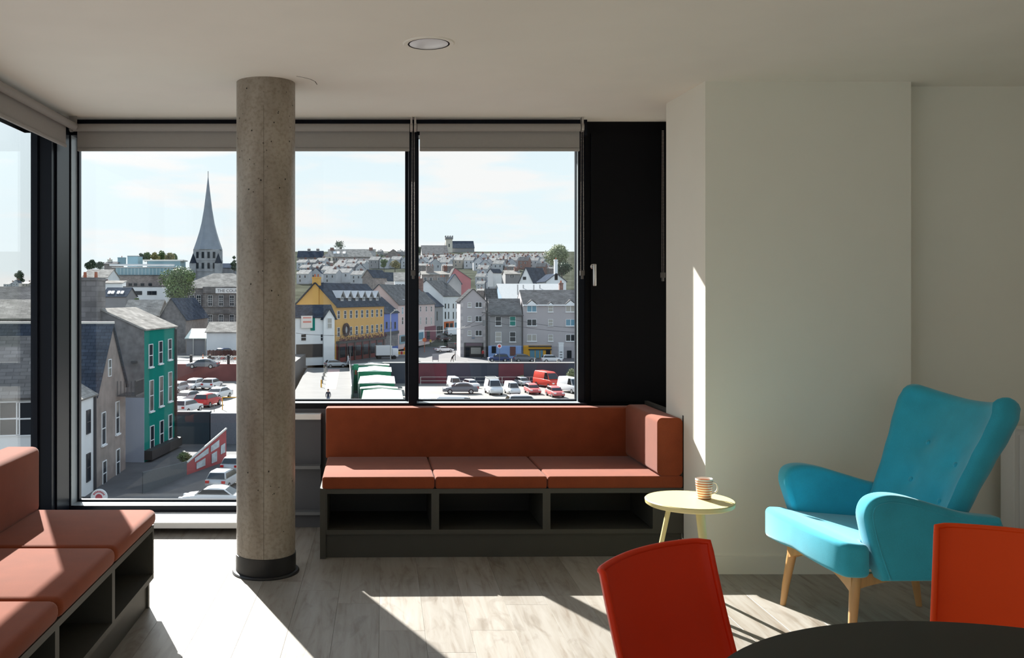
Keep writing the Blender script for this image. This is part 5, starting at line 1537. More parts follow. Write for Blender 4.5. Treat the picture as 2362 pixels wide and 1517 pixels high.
# ------------------------------------------------------------------ hoardings and site cabins
hb_ = thing('red_hoarding', 'red printed site hoarding with pale posters and a white top rail', 'hoarding', (PX(431, 75.3), 75.3, ZL))
a0 = Vector((0, 0, 0)); b0 = Vector((PX(522, 81.6) - PX(431, 75.3), 81.6 - 75.3, 0))
MB().prism([a0, b0, b0 + Vector((0, 0, 2.8)), a0 + Vector((0, 0, 1.0))], Vector((-.1, .12, 0))).build('board', mat('hoarding_red', (.36, .07, .075), .7, var=.15, scale=.5), hb_, fixn=True)
MB().tube(a0 + Vector((0, 0, 1.0)), b0 + Vector((0, 0, 2.85)), .09, n=8).build('top_rail', M_polew, hb_)
dirh = b0.normalized(); nh = Vector((dirh.y, -dirh.x, 0)) * .03
for f0, f1, l0, l1 in ((.18, .52, .62, .86), (.22, .44, .15, .5), (.58, .80, .60, .85), (.60, .74, .12, .5), (.84, .96, .3, .6)):
    def hp2(f_, l_): return a0.lerp(b0, f_) + nh + Vector((0, 0, (1.0 + 1.8 * f_) * l_))
    MB().prism([hp2(f0, l0), hp2(f1, l0), hp2(f1, l1), hp2(f0, l1)], nh * .5).build('poster', mat('poster_pale', (.46, .50, .53), .6, var=.3, scale=2), hb_, fixn=True)
for f_ in (.1, .3, .5, .7, .9): 
    q = a0.lerp(b0, f_); MB().tube(q + Vector((-.5, .9, 0)), q + Vector((0, .1, 1.0 + 1.6 * f_)), .05, n=6).build('prop', M_polew, hb_)
hg = tag(MB().prism([Vector((PX(330, 68), 68, ZL)), Vector((PX(431, 75.2), 75.2, ZL)), Vector((PX(431, 75.2), 75.2, ZL + 1.1)), Vector((PX(330, 68), 68, ZL + 1.6))], (-.1, .12, 0)).build('grey_hoarding', mat('hoarding_grey', (.09, .10, .11), .8, var=.1), fixn=True), 'dark grey hoarding continuing below the green house', 'hoarding')
dw = tag(MB().box(PX(407, 91), PX(484, 91), 90.9, 91.9, ZL, rel(-11.35)).build('dark_hoarding', mat('hoarding_night', (.022, .04, .055), .8, var=.15, scale=.4)), 'tall dark hoarding below the raised car park', 'hoarding')
dw2 = tag(MB().box(PX(486, 91), PX(560, 91), 90.9, 91.9, ZL, rel(-11.5)).build('grey_wall', mat('wall_violet_grey', (.16, .17, .20), .85, var=.1)), 'violet grey wall at the edge of the raised car park', 'wall')
gate = thing('yellow_gate', 'thin yellow height-barrier frame at the car park', 'barrier', (PX(513, 97), 97, rel(-11.9)))
for x_ in (0, 3.2): MB().tube((x_, 0, 0), (x_, 0, 1.3), .05, n=6).build('post', W_yshop, gate)
MB().tube((0, 0, 1.3), (3.2, 0, 1.3), .05, n=6).build('crossbar', W_yshop, gate)
rail2 = thing('ramp_railing', 'grey handrail at the edge of the raised car park', 'railing', (PX(464, 93), 93, rel(-11.9)))
MB().tube((0, 0, .95), (1.3, 0, .95), .035, n=6).build('handrail', M_pole, rail2)
for x_ in (0, 1.3): MB().tube((x_, 0, 0), (x_, 0, .95), .035, n=6).build('post', M_pole, rail2)
# cabins
cabm = mat('cabin_green', (.004, .20, .10), .6, var=.06, scale=.6)
cabs = [(811, 897, 835, 842.5, 149, 3.0), (826, 902, 846, 857, 138, 8.6), (828, 910, 866, 884, 124.4, 10.8), (832, 916, 886, 896, 121.6, 2.2), (834, 930, 897, 930, 106, 14.6)]
for k, (xa, xb, y0_, y1_, d_, dep) in enumerate(cabs):
    ztop = PZ(y1_, d_)
    base = ZL if k else ZL
    lb = ['green site cabin furthest along the road with a grey roof', 'green site cabin with a pale mint roof', 'green site cabin with a plain white roof', 'green site cabin with a narrow grey roof', 'green site cabin with a wide mint roof by the yard gate'][k]
    c_ = thing('site_cabin', lb, 'cabin', (PX(xa, d_), d_, ZL), group='green site cabins beside the road')
    wd_ = PX(xb, d_) - PX(xa, d_); hh = ztop - ZL
    ln_ = dep
    MB().box(0, wd_, 0, ln_, 0, hh).build('body', cabm, c_)
    rm_ = [M_polew, mat('roof_mint', (.52, .66, .60), .5, var=.1), mat('roof_white', (.78, .77, .75), .5, var=.05), M_polew, mat('roof_mint', (.52, .66, .60), .5, var=.1)][k]
    MB().prism([(-.1, -.1, hh), (wd_ + .1, -.1, hh), (wd_ / 2, -.1, hh + .22)], (0, ln_ + .2, 0)).build('roof', rm_, c_, fixn=True)
    for q in range(3): MB().box(.3 + q * wd_ / 3, .3 + q * wd_ / 3 + 1.0, -.05, .02, hh - 2.0, hh - .9).build('window', M_pn, c_)
    MB().box(-.04, .06, -.06, .1, 0, hh).build('corner_post', M_polew, c_)
gp = thing('green_site_hoarding', 'bright green hoarding panel with a small notice beside the cabins', 'hoarding', (PX(816, 142), 141, rel(-14.4)))
MB().box(0, .72, 0, .1, 0, 4.0).build('board', cabm, gp); MB().box(.2, .5, -.03, 0, 2.4, 3.1).build('notice', M_pot, gp)
# ------------------------------------------------------------------ trees
def leaf_mat(name, c): return mat(name, c, .7, var=.45, scale=.35, rnd=.15)
LM = {'g': leaf_mat('leaf_green', (.11, .17, .055)), 'd': leaf_mat('leaf_dark', (.05, .085, .045)), 'y': leaf_mat('leaf_yellowing', (.24, .21, .075)), 'p': leaf_mat('leaf_pale', (.26, .30, .16))}
M_bark = mat('bark', (.09, .075, .06), .9)
def tree(name, label, px, ytop, ybot, rpx, d, col, n=900, leaf=.55, seed=1, group=None, sparse=False, flat=1.0):
    r_ = random.Random(seed)
    z0 = PZ(ybot, d); h = PZ(ytop, d) - z0; rad = rpx * d / F
    t = thing(name, label, 'tree', (PX(px, d), d, z0 - 1), group=group)
    m = MB()
    blobs = []
    for k in range(9 if not sparse else 6):
        a = r_.uniform(0, 6.28); q = r_.uniform(.1, .62)
        blobs.append((Vector((math.cos(a) * q * rad, math.sin(a) * q * rad, 1 + h * r_.uniform(.38, .80))), rad * r_.uniform(.36, .58)))
    blobs.append((Vector((0, 0, 1 + h * .62)), rad * .66)); blobs.append((Vector((0, 0, 1 + h - rad * .42)), rad * .42))
    n = int(n * 2.4); leaf *= .62
    for k in range(n):
        c, br = blobs[r_.randrange(len(blobs))]
        v = Vector((r_.gauss(0, 1), r_.gauss(0, 1), r_.gauss(0, 1))).normalized()
        p = c + Vector((v.x, v.y, v.z * .85 * flat)) * br * (r_.uniform(.70, 1.0) if k % 4 else r_.uniform(.95, 1.22))
        u = Vector((r_.gauss(0, 1), r_.gauss(0, 1), r_.gauss(0, 1))).normalized(); w = v.cross(u)
        w = w.normalized() if w.length > .01 else Vector((1, 0, 0)); u = (u * .7 + v * .3).normalized()
        s = leaf * r_.uniform(.6, 1.3)
        m.quad(p - u * s * .5, p + w * s * .32, p + u * s * .5, p - w * s * .32)
    tag(m.build('foliage', LM[col], t), kind='stuff')
    b = MB().tube((0, 0, -2), (0, 0, 1 + h * .55), rad * .09, rad * .05, n=8)
    for k in range(6):
        c, br = blobs[k]
        b.tube((0, 0, 1 + h * .25), c, rad * .035, rad * .012, n=6)
    b.build('trunk', M_bark, t)
    return t
tree('hillside_tree', 'big pale green tree among the terraces on the right hillside', 1289, 563, 630, 34, 300, 'p', 3000, .8, 3)
tree('hillside_tree', 'dark evergreen clump beneath the big pale tree', 1296, 605, 640, 24, 290, 'd', 900, .8, 4)
tree('round_tree', 'large rounded tree in front of the courthouse', 414, 617, 706, 46, 193, 'g', 3600, .62, 5)
for k, (x_, yt, rp, c_) in enumerate(((325, 583, 9, 'd'), (340, 580, 11, 'g'), (357, 581, 12, 'y'), (373, 577, 13, 'g'), (391, 582, 12, 'y'), (402, 584, 9, 'g'))):
    tree('park_tree', ['narrow dark tree behind the glazed office', 'green tree behind the glazed office', 'yellowing tree behind the glazed office', 'tallest green tree behind the glazed office', 'yellow-brown tree behind the glazed office', 'small green tree by the office canopy'][k], x_, yt, 612, rp, 324 + 16 * (k % 2), c_, 700, .8, 10 + k, 'trees behind the glazed office')
for k, (x_, yt, rp) in enumerate(((203, 604, 10), (212, 598, 11), (231, 603, 11))):
    tree('skyline_tree', 'hazy blue-green tree on the left skyline', x_, yt, 626, rp, 320 + 12 * k, 'd', 500, .8, 20 + k, 'trees on the left skyline')
tree('garden_tree', 'fresh green tree between the hillside houses', 886, 597, 622, 9, 380, 'g', 700, .7, 30)
tree('garden_tree', 'brownish autumn tree between the hillside houses', 911, 600, 622, 14, 385, 'y', 800, .8, 31)
tree('hedge_tree', 'dark hedge of trees below the skyline', 873, 588, 604, 13, 500, 'd', 500, 1.0, 32)
tree('bare_tree', 'sparse wind-blown tree on the skyline', 787, 555, 584, 18, 548, 'd', 150, 1.2, 33, sparse=True)
tree('skyline_tree', 'small clump of trees beside the mullion on the ridge', 968, 568, 592, 10, 600, 'd', 400, 1.2, 34)
tree('skyline_tree', 'dark conifer clump beyond the side window', 46, 623, 662, 12, 330, 'd', 500, .9, 35)
tree('courtyard_shrub', 'leafy green shrub behind the red hoarding', 427, 1043, 1082, 19, 80, 'g', 900, .20, 36)
tree('courtyard_shrub', 'green climber on the roof behind the white club', 314, 686, 700, 7, 200, 'g', 260, .4, 37)
tree('churchyard_tree', 'dark tree beside the church nave', 540, 590, 640, 9, 322, 'd', 400, .8, 38)
tree('churchyard_tree', 'dark tree at the foot of the church tower', 446, 596, 640, 8, 345, 'd', 400, .8, 39)
tree('yard_bush', 'scrubby yellow-green bush along the yard wall', 1203, 865, 886, 12, 151.8, 'p', 300, .35, 40)
tree('yard_bush', 'larger scrubby bush at the end of the yard wall', 1318, 848, 890, 16, 149, 'p', 500, .35, 41)

# ------------------------------------------------------------------ vehicles
PAINT = {'white': mat('car_white', (.72, .73, .74), .25, spec=.6), 'silver': mat('car_silver', (.42, .44, .46), .3, metal=.3), 'grey': mat('car_grey', (.15, .16, .18), .3, metal=.2),
         'black': mat('car_black', (.015, .016, .018), .2), 'red': mat('car_red', (.46, .02, .022), .28), 'blue': mat('car_blue', (.02, .04, .13), .25), 'vanred': mat('van_red', (.60, .055, .035), .35),
         'pink': mat('car_faded_red', (.55, .13, .13), .4), 'dark': mat('car_dark_red', (.05, .02, .022), .25)}
SHAPE = {  # lower body side profile, greenhouse profile, half width, wheel x, wheel radius
    'hatch': ([(-2.0, .28), (-2.05, .55), (-1.98, .92), (-1.2, .95), (.75, .93), (1.6, .82), (2.0, .62), (2.02, .30)], [(-1.92, .92), (-1.55, 1.42), (-1.2, 1.48), (-.1, 1.47), (.42, 1.32), (1.0, .92)], .87, 1.25, .31),
    'sedan': ([(-2.3, .28), (-2.34, .62), (-2.2, .93), (-1.2, .98), (.85, .93), (1.9, .80), (2.28, .60), (2.3, .30)], [(-1.75, .95), (-1.05, 1.36), (-.5, 1.43), (.1, 1.41), (.5, 1.28), (1.15, .92)], .89, 1.38, .32),
    'suv': ([(-2.25, .36), (-2.3, .7), (-2.22, 1.06), (-1.2, 1.10), (.9, 1.06), (1.9, .98), (2.2, .75), (2.22, .38)], [(-2.12, 1.05), (-1.85, 1.62), (-1.4, 1.72), (.1, 1.70), (.5, 1.58), (1.05, 1.05)], .92, 1.38, .37),
    'van': ([(-2.6, .34), (-2.62, 1.1), (-2.6, 1.25), (.9, 1.25), (1.7, 1.20), (2.35, 1.05), (2.55, .75), (2.56, .36)], [(-2.6, 1.22), (-2.55, 2.15), (-2.35, 2.28), (.55, 2.26), (.95, 2.12), (1.72, 1.2)], .97, 1.62, .35),
}
VM = {}
def car_parts(kind):
    if kind in VM: return VM[kind]
    body, cab, hw, wx, wr_ = SHAPE[kind]
    def loft(prof, w0, w1, top_in):
        """side profile swept across with rounded shoulders"""
        bm = bmesh.new()
        zmax = max(z for _, z in prof); zmin = min(z for _, z in prof)
        L_, R_ = [], []
        for x_, z in prof:
            f_ = (z - zmin) / (zmax - zmin)
            w = w0 + (w1 - w0) * f_
            L_.append(bm.verts.new((x_, w, z))); R_.append(bm.verts.new((x_, -w, z)))
        bm.faces.new(L_); bm.faces.new(R_[::-1])
        n = len(prof)
        for k in range(n): bm.faces.new((L_[k], R_[k], R_[(k + 1) % n], L_[(k + 1) % n]))
        bmesh.ops.recalc_face_normals(bm, faces=bm.faces)
        es = [e for e in bm.edges if (e.verts[0].co.y > 0) == (e.verts[1].co.y > 0)]
        bmesh.ops.bevel(bm, geom=es, offset=top_in, segments=2, profile=.5, affect='EDGES', clamp_overlap=True)
        me = bpy.data.meshes.new('body'); bm.to_mesh(me); bm.free()
        for p in me.polygons: p.use_smooth = True
        return me
    bme = loft(body, hw, hw * .97, .07)
    cme = loft(cab, hw * .95, hw * .72, .06)
    parts = {'body': bme, 'cabin': cme}
    # glass: offsets of the greenhouse faces
    def lerp2(a, b, f_): return (a[0] + (b[0] - a[0]) * f_, a[1] + (b[1] - a[1]) * f_)
    zmin = min(z for _, z in cab); zmax = max(z for _, z in cab)
    def wat(z): return hw * .95 + (hw * .72 - hw * .95) * (z - zmin) / (zmax - zmin)
    front = (cab[-1], cab[-2]); rear = (cab[0], cab[1])
    def screen(a, b, out):
        a2, b2 = lerp2(a, b, .10), lerp2(a, b, .93)
        m = MB(); wa, wb = wat(a2[1]) - .10, wat(b2[1]) - .08
        m.prism([(a2[0], -wa, a2[1]), (a2[0], wa, a2[1]), (b2[0], wb, b2[1]), (b2[0], -wb, b2[1])], (out, 0, .012))
        return m.mesh('windscreen', fixn=True)
    parts['windscreen'] = screen(front[0], front[1], .02); parts['rear_window'] = screen(rear[0], rear[1], -.02)
    zl, zh = zmin + .07, zmax - .12
    xa0 = lerp2(cab[0], cab[1], .15)[0] + .12; xa1 = lerp2(cab[0], cab[1], .85)[0] + .15
    xb0 = lerp2(cab[-1], cab[-2], .15)[0] - .10; xb1 = lerp2(cab[-1], cab[-2], .85)[0] - .12
    if kind == 'van': xa0 = xa1 = .35
    for nm, s in (('side_window', 1), ('side_window_far', -1)):
        m = MB()
        m.prism([(xa0, s * wat(zl), zl), (xb0, s * wat(zl), zl), (xb1, s * wat(zh), zh), (xa1, s * wat(zh), zh)], (0, s * .018, 0))
        parts[nm] = m.mesh('side_window', fixn=True)
    parts['wheel'] = MB().tube((0, -.11, 0), (0, .11, 0), wr_, n=18).mesh('wheel')
    parts['hub'] = MB().tube((0, -.122, 0), (0, .122, 0), wr_ * .62, n=12).mesh('hub')
    parts['tail'] = MB().box(body[1][0] - .03, body[1][0] + .12, 0, .30, .66 if kind != 'van' else .8, .86 if kind != 'van' else 1.1).mesh('tail_lamp')
    parts['head'] = MB().box(body[-2][0] - .30, body[-2][0] + .02, 0, .34, body[-2][1] - .05, body[-2][1] + .12).mesh('head_lamp')
    VM[kind] = parts
    return parts
def mesh_ob(name, me, m, parent, loc=(0, 0, 0)):
    o = bpy.data.objects.new(name, me); COL.objects.link(o); o.parent = parent; o.location = loc
    if not me.materials: me.materials.append(None)
    o.material_slots[0].link = 'OBJECT'; o.material_slots[0].material = m
    return o
def car(kind, color, label, px, py, plane, yaw, scale=.9, group='parked cars and vans', d=None, name=None):
    """yaw 0 = nose to the right; 90 = nose away from us"""
    d = d or DG(py, plane)
    nm = name or {'hatch': 'hatchback_car', 'sedan': 'saloon_car', 'suv': 'off_road_car', 'van': 'panel_van'}[kind]
    t = thing(nm, label, 'van' if kind == 'van' else 'car', (PX(px, d), d, rel(plane)), R(yaw), group)
    t.scale = (scale,) * 3
    p = car_parts(kind); _, _, hw, wx, wr_ = SHAPE[kind]
    m = PAINT[color]
    mesh_ob('body', p['body'], m, t); mesh_ob('cabin', p['cabin'], m, t)
    for k in ('windscreen', 'rear_window', 'side_window', 'side_window_far'):
        if kind == 'van' and k == 'rear_window': continue
        mesh_ob(k.replace('_far', ''), p[k], M_cglass, t)
    for sx in (-1, 1):
        for sy in (-1, 1):
            w = mesh_ob('wheel', p['wheel'], M_tyre, t, (sx * wx, sy * (hw - .10), wr_)); mesh_ob('hub', p['hub'], M_hub, w)
    for sy in (-1, 1):
        mesh_ob('tail_lamp', p['tail'], M_lampr, t, (0, sy * hw * .93 - (.30 if sy > 0 else 0), 0))
        mesh_ob('head_lamp', p['head'], M_lampw, t, (0, sy * hw * .90 - (.34 if sy > 0 else 0), 0))
    return t
CP, LN, YD, SR = -11.9, -9.9, -14.42, -11.9
car('hatch', 'white', 'white hatchback facing us by the red wall of the raised car park', 446, 898, CP, -104, .94)
car('hatch', 'white', 'white hatchback showing its tail by the red wall of the raised car park', 489, 896, CP, 80, .94)
car('sedan', 'white', 'white saloon with black roof pillars in the middle of the raised car park', 503, 919, CP, -108, .95)
car('hatch', 'red', 'red hatchback in the raised car park', 479, 936, CP, 76, .98)
car('sedan', 'silver', 'silver saloon behind the corner of the green house', 431, 929, CP, -114, .95)
car('hatch', 'white', 'white estate at the railing of the raised car park', 432, 951, CP, 72, .95)
car('hatch', 'silver', 'silver car half hidden by the green house', 408, 905, CP, -104, .9)
car('sedan', 'grey', 'dark saloon driving along the lane', 468, 849, LN, 176, .92)
car('suv', 'blue', 'dark blue car parked by the white workshop', 521, 816, LN, 60, .85, d=150)
car('hatch', 'silver', 'pale grey hatchback in the lower street beyond the hoarding', 517, 1122, -14.5, 80, .95)
car('sedan', 'white', 'white saloon parked at the foot of the window', 490, 1166, -14.5, 175, .95)
car('hatch', 'silver', 'pale car half hidden by the column in the lower street', 545, 1085, -14.5, 80, .9)
car('hatch', 'silver', 'silver hatchback turning in front of the white public house', 774, 846.5, SR, 18, .86)
car('sedan', 'white', 'white saloon in the street beside the sunlit paved corner', 1024, 814, SR, 20, .86, d=196)
car('van', 'black', 'black van behind the white saloon', 1050, 806, SR, 10, .70, d=204)
car('suv', 'dark', 'dark red off-roader outside the maroon shop', 1024, 783, -11.0, 35, .82, d=225)
car('van', 'white', 'white van climbing the side street', 1047, 774, -10.2, 30, .92, d=236)
car('suv', 'blue', 'navy off-roader parked under the blue ground floor', 1149, 834, SR, 180, .84)
car('hatch', 'grey', 'grey car parked outside the yellow shop', 1210, 834, SR, 0, .95)
car('suv', 'white', 'white crossover parked beside the street cabinet', 1273, 835.5, SR, 0, .80)
yd = 'vehicles in the parking yard'
car('van', 'white', 'white van at the left end of the yard fence', 1048, 895, YD, -80, .78, yd)
car('hatch', 'white', 'white hatchback behind the dark saloon in the yard', 1087, 893, YD, -70, .85, yd)
car('sedan', 'grey', 'long dark grey saloon parked sideways in the yard', 1061, 907, YD, 180, 1.12, yd)
car('van', 'white', 'white van with a ladder rack in the yard', 1138, 908, YD, -85, .98, yd)
lad = VM['van'] and MB().box(-2.4, .4, -.8, -.74, 2.3, 2.4).box(-2.4, .4, .74, .8, 2.3, 2.4).box(-2.4, -2.3, -.8, .8, 2.3, 2.42).box(.3, .4, -.8, .8, 2.3, 2.42)
lad.build('ladder_rack', M_polew, bpy.data.objects[[o.name for o in bpy.data.objects if o.get('label', '').startswith('white van with a ladder')][0]])
car('van', 'white', 'small white van between the ladder van and the red car', 1181, 908, YD, -82, .78, yd)
car('suv', 'silver', 'blue-grey car backed up to the scrubby bush', 1206, 889, YD, -75, .80, yd)
car('hatch', 'pink', 'faded red car beside the red high-roof van', 1228, 907, YD, -85, .98, yd)
car('van', 'vanred', 'red high-roof van in the yard', 1264, 893, YD, -68, 1.10, yd)
car('hatch', 'pink', 'faded red car in front of the red high-roof van', 1280, 914, YD, -82, .98, yd)
car('van', 'white', 'white van at the right edge of the window', 1318, 905, YD, -70, 1.0, yd)
car('suv', 'white', 'white car roof just above the frame of the right window', 1212, 946, YD, 5, 1.15, yd)
car('van', 'white', 'white flat van roof below the dark grey saloon', 1062, 962, YD, 0, 1.1, yd)
car('hatch', 'white', 'white car by the mullion at the yard corner', 985, 944, YD, -60, .95, yd)
# box lorry in front of the ochre building
dL = 174
bt = thing('box_lorry', 'white box lorry parked below the ochre building', 'lorry', (PX(866, dL), dL, rel(SR)), R(8))
MB().box(0, 3.0, -1, 1, .75, 2.55).build('box_body', PAINT['white'], bt)
rbox('cab', 3.05, 4.2, -.95, .95, .45, 2.0, .12, PAINT['white'], bt); MB().box(3.5, 4.22, -.8, .8, 1.2, 1.8).build('windscreen', M_cglass, bt)
for x_ in (.6, 3.4):
    for s in (-1, 1):
        MB().tube((x_, s * .95 - .12, .38), (x_, s * .95 + .12, .38), .38, n=16).build('wheel', M_tyre, bt)
MB().box(0, 4, -.4, .4, .45, .75).build('chassis', M_frd, bt)

# ------------------------------------------------------------------ people
SKIN = mat('skin_tone', (.45, .27, .20), .6)
def person(label, px, py, plane, yaw, top, legs, hair=(.05, .035, .03), stride=.22, bend=0., d=None, h=1.72, group='people in the streets'):
    d = d or DG(py, plane)
    s = h / 1.72
    V = {}
    def J(n, x_, y, z, r): V[n] = (Vector((x_, y, z)), r)
    bz = Vector((0, 0, .92))
    def up(x_, y, z):            # lean the upper body forward about the hips
        v = Vector((x_, y, z)) - bz
        return bz + Vector((v.x, v.y * math.cos(bend) - v.z * math.sin(bend), v.y * math.sin(bend) + v.z * math.cos(bend)))
    J('pel', 0, 0, .94, .14)
    for n, p, r in (('bel', (0, 0, 1.10), .13), ('che', (0, .01, 1.32), .155), ('nek', (0, .0, 1.47), .062), ('hd', (0, -.02, 1.58), .088), ('hd2', (0, -.015, 1.66), .085)):
        J(n, *up(*p), r)
    for sd, sg_ in (('l', 1), ('r', -1)):
        for n, p, r in (('sh', (.18 * sg_, 0, 1.40), .066), ('el', (.25 * sg_, .05 * sg_, 1.13), .048), ('wr', (.24 * sg_, -.10 - .08 * sg_, .92), .036), ('ha', (.235 * sg_, -.13 - .08 * sg_, .84), .040)):
            J(n + sd, *up(*p), r)
        J('hi' + sd, .09 * sg_, 0, .86, .105); J('kn' + sd, .10 * sg_, -stride * sg_ * .55 - .02, .48, .068)
        J('an' + sd, .10 * sg_, -stride * sg_ + .03, .09, .046); J('to' + sd, .11 * sg_, -stride * sg_ - .12, .035, .038)
    E = [('pel', 'bel'), ('bel', 'che'), ('che', 'nek'), ('nek', 'hd'), ('hd', 'hd2')]
    for sd in 'lr': E += [('che', 'sh' + sd), ('sh' + sd, 'el' + sd), ('el' + sd, 'wr' + sd), ('wr' + sd, 'ha' + sd), ('pel', 'hi' + sd), ('hi' + sd, 'kn' + sd), ('kn' + sd, 'an' + sd), ('an' + sd, 'to' + sd)]
    names = list(V)
    me = bpy.data.meshes.new('person'); me.from_pydata([tuple(V[n][0]) for n in names], [(names.index(a), names.index(b)) for a, b in E], [])
    ob = bpy.data.objects.new('person', me); COL.objects.link(ob)
    sk = ob.modifiers.new('skin', 'SKIN'); ob.modifiers.new('sub', 'SUBSURF').levels = 1
    sv = me.skin_vertices[0].data
    for k, n in enumerate(names):
        sv[k].radius = (V[n][1], V[n][1] * (.8 if n in ('che', 'bel', 'pel') else 1)); sv[k].use_root = (n == 'pel')
    dg = bpy.context.evaluated_depsgraph_get()
    fm = bpy.data.meshes.new_from_object(ob.evaluated_get(dg))
    bpy.data.objects.remove(ob)
    fm.name = 'person'; fm.materials.clear()
    for m in (top, legs, SKIN, mat('shoe_dark', (.03, .03, .03), .7)): fm.materials.append(m)
    hand = [V['ha' + q][0] for q in 'lr']; head = V['hd'][0]; nek = V['nek'][0]
    for p in fm.polygons:
        c = p.center; p.use_smooth = True
        hit_h = (c - head).length < .17 or (c - V['hd2'][0]).length < .13
        p.material_index = 2 if hit_h or min((c - q).length for q in hand) < .075 else (3 if c.z < .07 else (1 if c.z < .90 and min((c - V['wr' + q][0]).length for q in 'lr') > .11 else 0))
    t = link('person', fm, None, None, (PX(px, d), d, rel(plane)), R(yaw))
    t.scale = (s, s, s)
    tag(t, label, 'person', group)
    hm = MB()
    hc = V['hd2'][0]
    rows = []
    for j in range(7):
        a = math.pi * j / 6 * .62
        rows.append([hc + Vector((math.sin(a) * math.cos(q) * .098, math.sin(a) * math.sin(q) * .10 + .018, math.cos(a) * .105 + .005)) for q in [2 * math.pi * k / 12 for k in range(12)]])
    hm.grid(rows, closed=True).build('hair', mat('hair_%d' % int(hair[0] * 1000), hair, .8), t, smooth=True)
    return t
C_navy = mat('cloth_navy', (.025, .03, .05), .9); C_jean = mat('cloth_denim', (.09, .12, .19), .9); C_blk = mat('cloth_black', (.015, .015, .016), .9)
C_yel = mat('cloth_yellow', (.62, .38, .03), .8); C_org = mat('cloth_orange', (.75, .16, .02), .8); C_red = mat('cloth_red', (.45, .04, .04), .8); C_wht = mat('cloth_white', (.65, .66, .68), .9)
person('person in a dark jacket and jeans walking down the sunlit road', 757, 934, -11.9, 0, C_navy, C_jean)
person('person in a yellow jacket outside the maroon shop', 993, 787, -11.7, 160, C_yel, C_blk, d=215)
person('person in black bending forward on the sunlit paved corner', 1043, 836, -11.84, 60, C_blk, C_blk, bend=.8, d=DG(836.5, -11.84) + 1.5)
person('person in a red top outside the dark shop front', 1114, 828, -11.9, 30, C_red, C_blk, d=176)
person('person in an orange vest on the lane beside the dark saloon', 468, 851, -9.9, 90, C_org, C_blk, d=131.5)
person('person in a dark red top on the lane beside the dark saloon', 485, 851, -9.9, -60, C_red, C_jean, d=131.5)
person('person in white in the doorway of the ochre building', 803, 826, -11.9, 70, C_wht, C_wht, d=161)
person('person in an orange vest beside the box lorry', 934, 812, -11.9, 20, C_org, C_org, d=188)

# ------------------------------------------------------------------ street furniture
def pole(name, label, px, py, plane, h, d=None, r=.07, m=None, cat='post', group=None):
    d = d or DG(py, plane)
    t = thing(name, label, cat, (PX(px, d), d, rel(plane)), group=group)
    MB().tube((0, 0, 0), (0, 0, h), r, r * .8, n=8).build('pole', m or M_pole, t)
    return t
tl = pole('traffic_light', 'traffic light showing red at the sunlit paved corner', 1050, 832, -11.9, 3.0, d=170, cat='traffic light')
MB().box(-.18, .18, -.15, .15, 2.4, 3.3).build('signal_head', M_frd, tl)
for k, m in enumerate((M_frd, M_frd, M_lampr)): MB().tube((0, -.15, 2.55 + k * .28), (0, -.2, 2.55 + k * .28), .1, n=12).build('lens', m, tl)
tl = pole('traffic_light', 'dark traffic light beside the site cabins', 808, 832, -11.9, 3.2, d=156, cat='traffic light')
MB().box(-.2, .2, -.15, .15, 2.3, 3.5).build('signal_head', M_frd, tl)
sgp = pole('road_sign', 'round orange works sign on a post in the street', 979, 812, -11.9, 2.3, d=195, r=.05, m=W_org, cat='sign')
MB().tube((0, -.06, 2.6), (0, -.02, 2.6), .42, n=20).build('disc', W_org, sgp)
sgp = pole('road_sign', 'round no-entry style sign in front of the slate house', 1152, 830, -11.9, 2.9, d=162, r=.05, cat='sign')
MB().tube((0, -.06, 3.1), (0, -.02, 3.1), .38, n=20).build('disc', M_frw, sgp); MB().tube((0, -.075, 3.1), (0, -.06, 3.1), .26, n=20).build('ring', M_lampr, sgp)
ub = pole('utility_pole', 'utility pole at the corner of the lilac gable house', 1121, 826, -11.9, 10.5, d=174, r=.11, m=mat('pole_timber', (.07, .065, .065), .8), cat='pole')
MB().box(-.8, .8, -.06, .06, 8.6, 8.75).build('crossarm', M_frd, ub); MB().tube((-.35, -.15, 6.2), (-.35, -.15, 7.3), .3, n=12).build('transformer', M_pole, ub)
lp = pole('street_lamp', 'tall pale street lamp in front of the cobalt house', 901, 822, -11.9, 8.6, d=172, r=.09, m=M_polew, cat='street lamp')
MB().tube((0, 0, 8.5), (.9, -.6, 9.2), .06, n=6).build('arm', M_polew, lp); MB().box(.6, 1.3, -.8, -.45, 9.1, 9.3).build('lantern', M_polew, lp)
for k, x_ in enumerate((1127, 1180, 1233, 1285)):
    pole('white_bollard', 'short white bollard on the coping of the yard wall', x_, 838, -10.98, .6, d=153.2, r=.07, m=M_polew, cat='bollard', group='bollards on the yard wall')
bar = thing('roadworks_barrier', 'striped red and white barrier with yellow chevrons by the lorry', 'barrier', (PX(912, 180), 180, rel(-11.9)))
for k in range(6): MB().box(k * .5, k * .5 + .42, -.05, .05, .5, 1.1).build('stripe', W_yshop if k % 2 else M_lampr, bar)
MB().box(0, 3, 0, .04, .4, 1.15).build('board', M_frw, bar)
for x_ in (.2, 2.8): MB().box(x_ - .1, x_ + .1, -.3, .3, 0, .5).build('foot', M_frd, bar)
ib = thing('information_board', 'grey information board on two legs at the paved corner', 'sign board', (PX(997, 158), 158, rel(-11.84)))
MB().box(0, 1.1, -.03, .03, .9, 1.9).build('board', mat('board_grey', (.26, .25, .27), .7), ib)
for x_ in (.05, 1.0): MB().box(x_, x_ + .07, -.03, .03, 0, .9).build('leg', M_pole, ib)
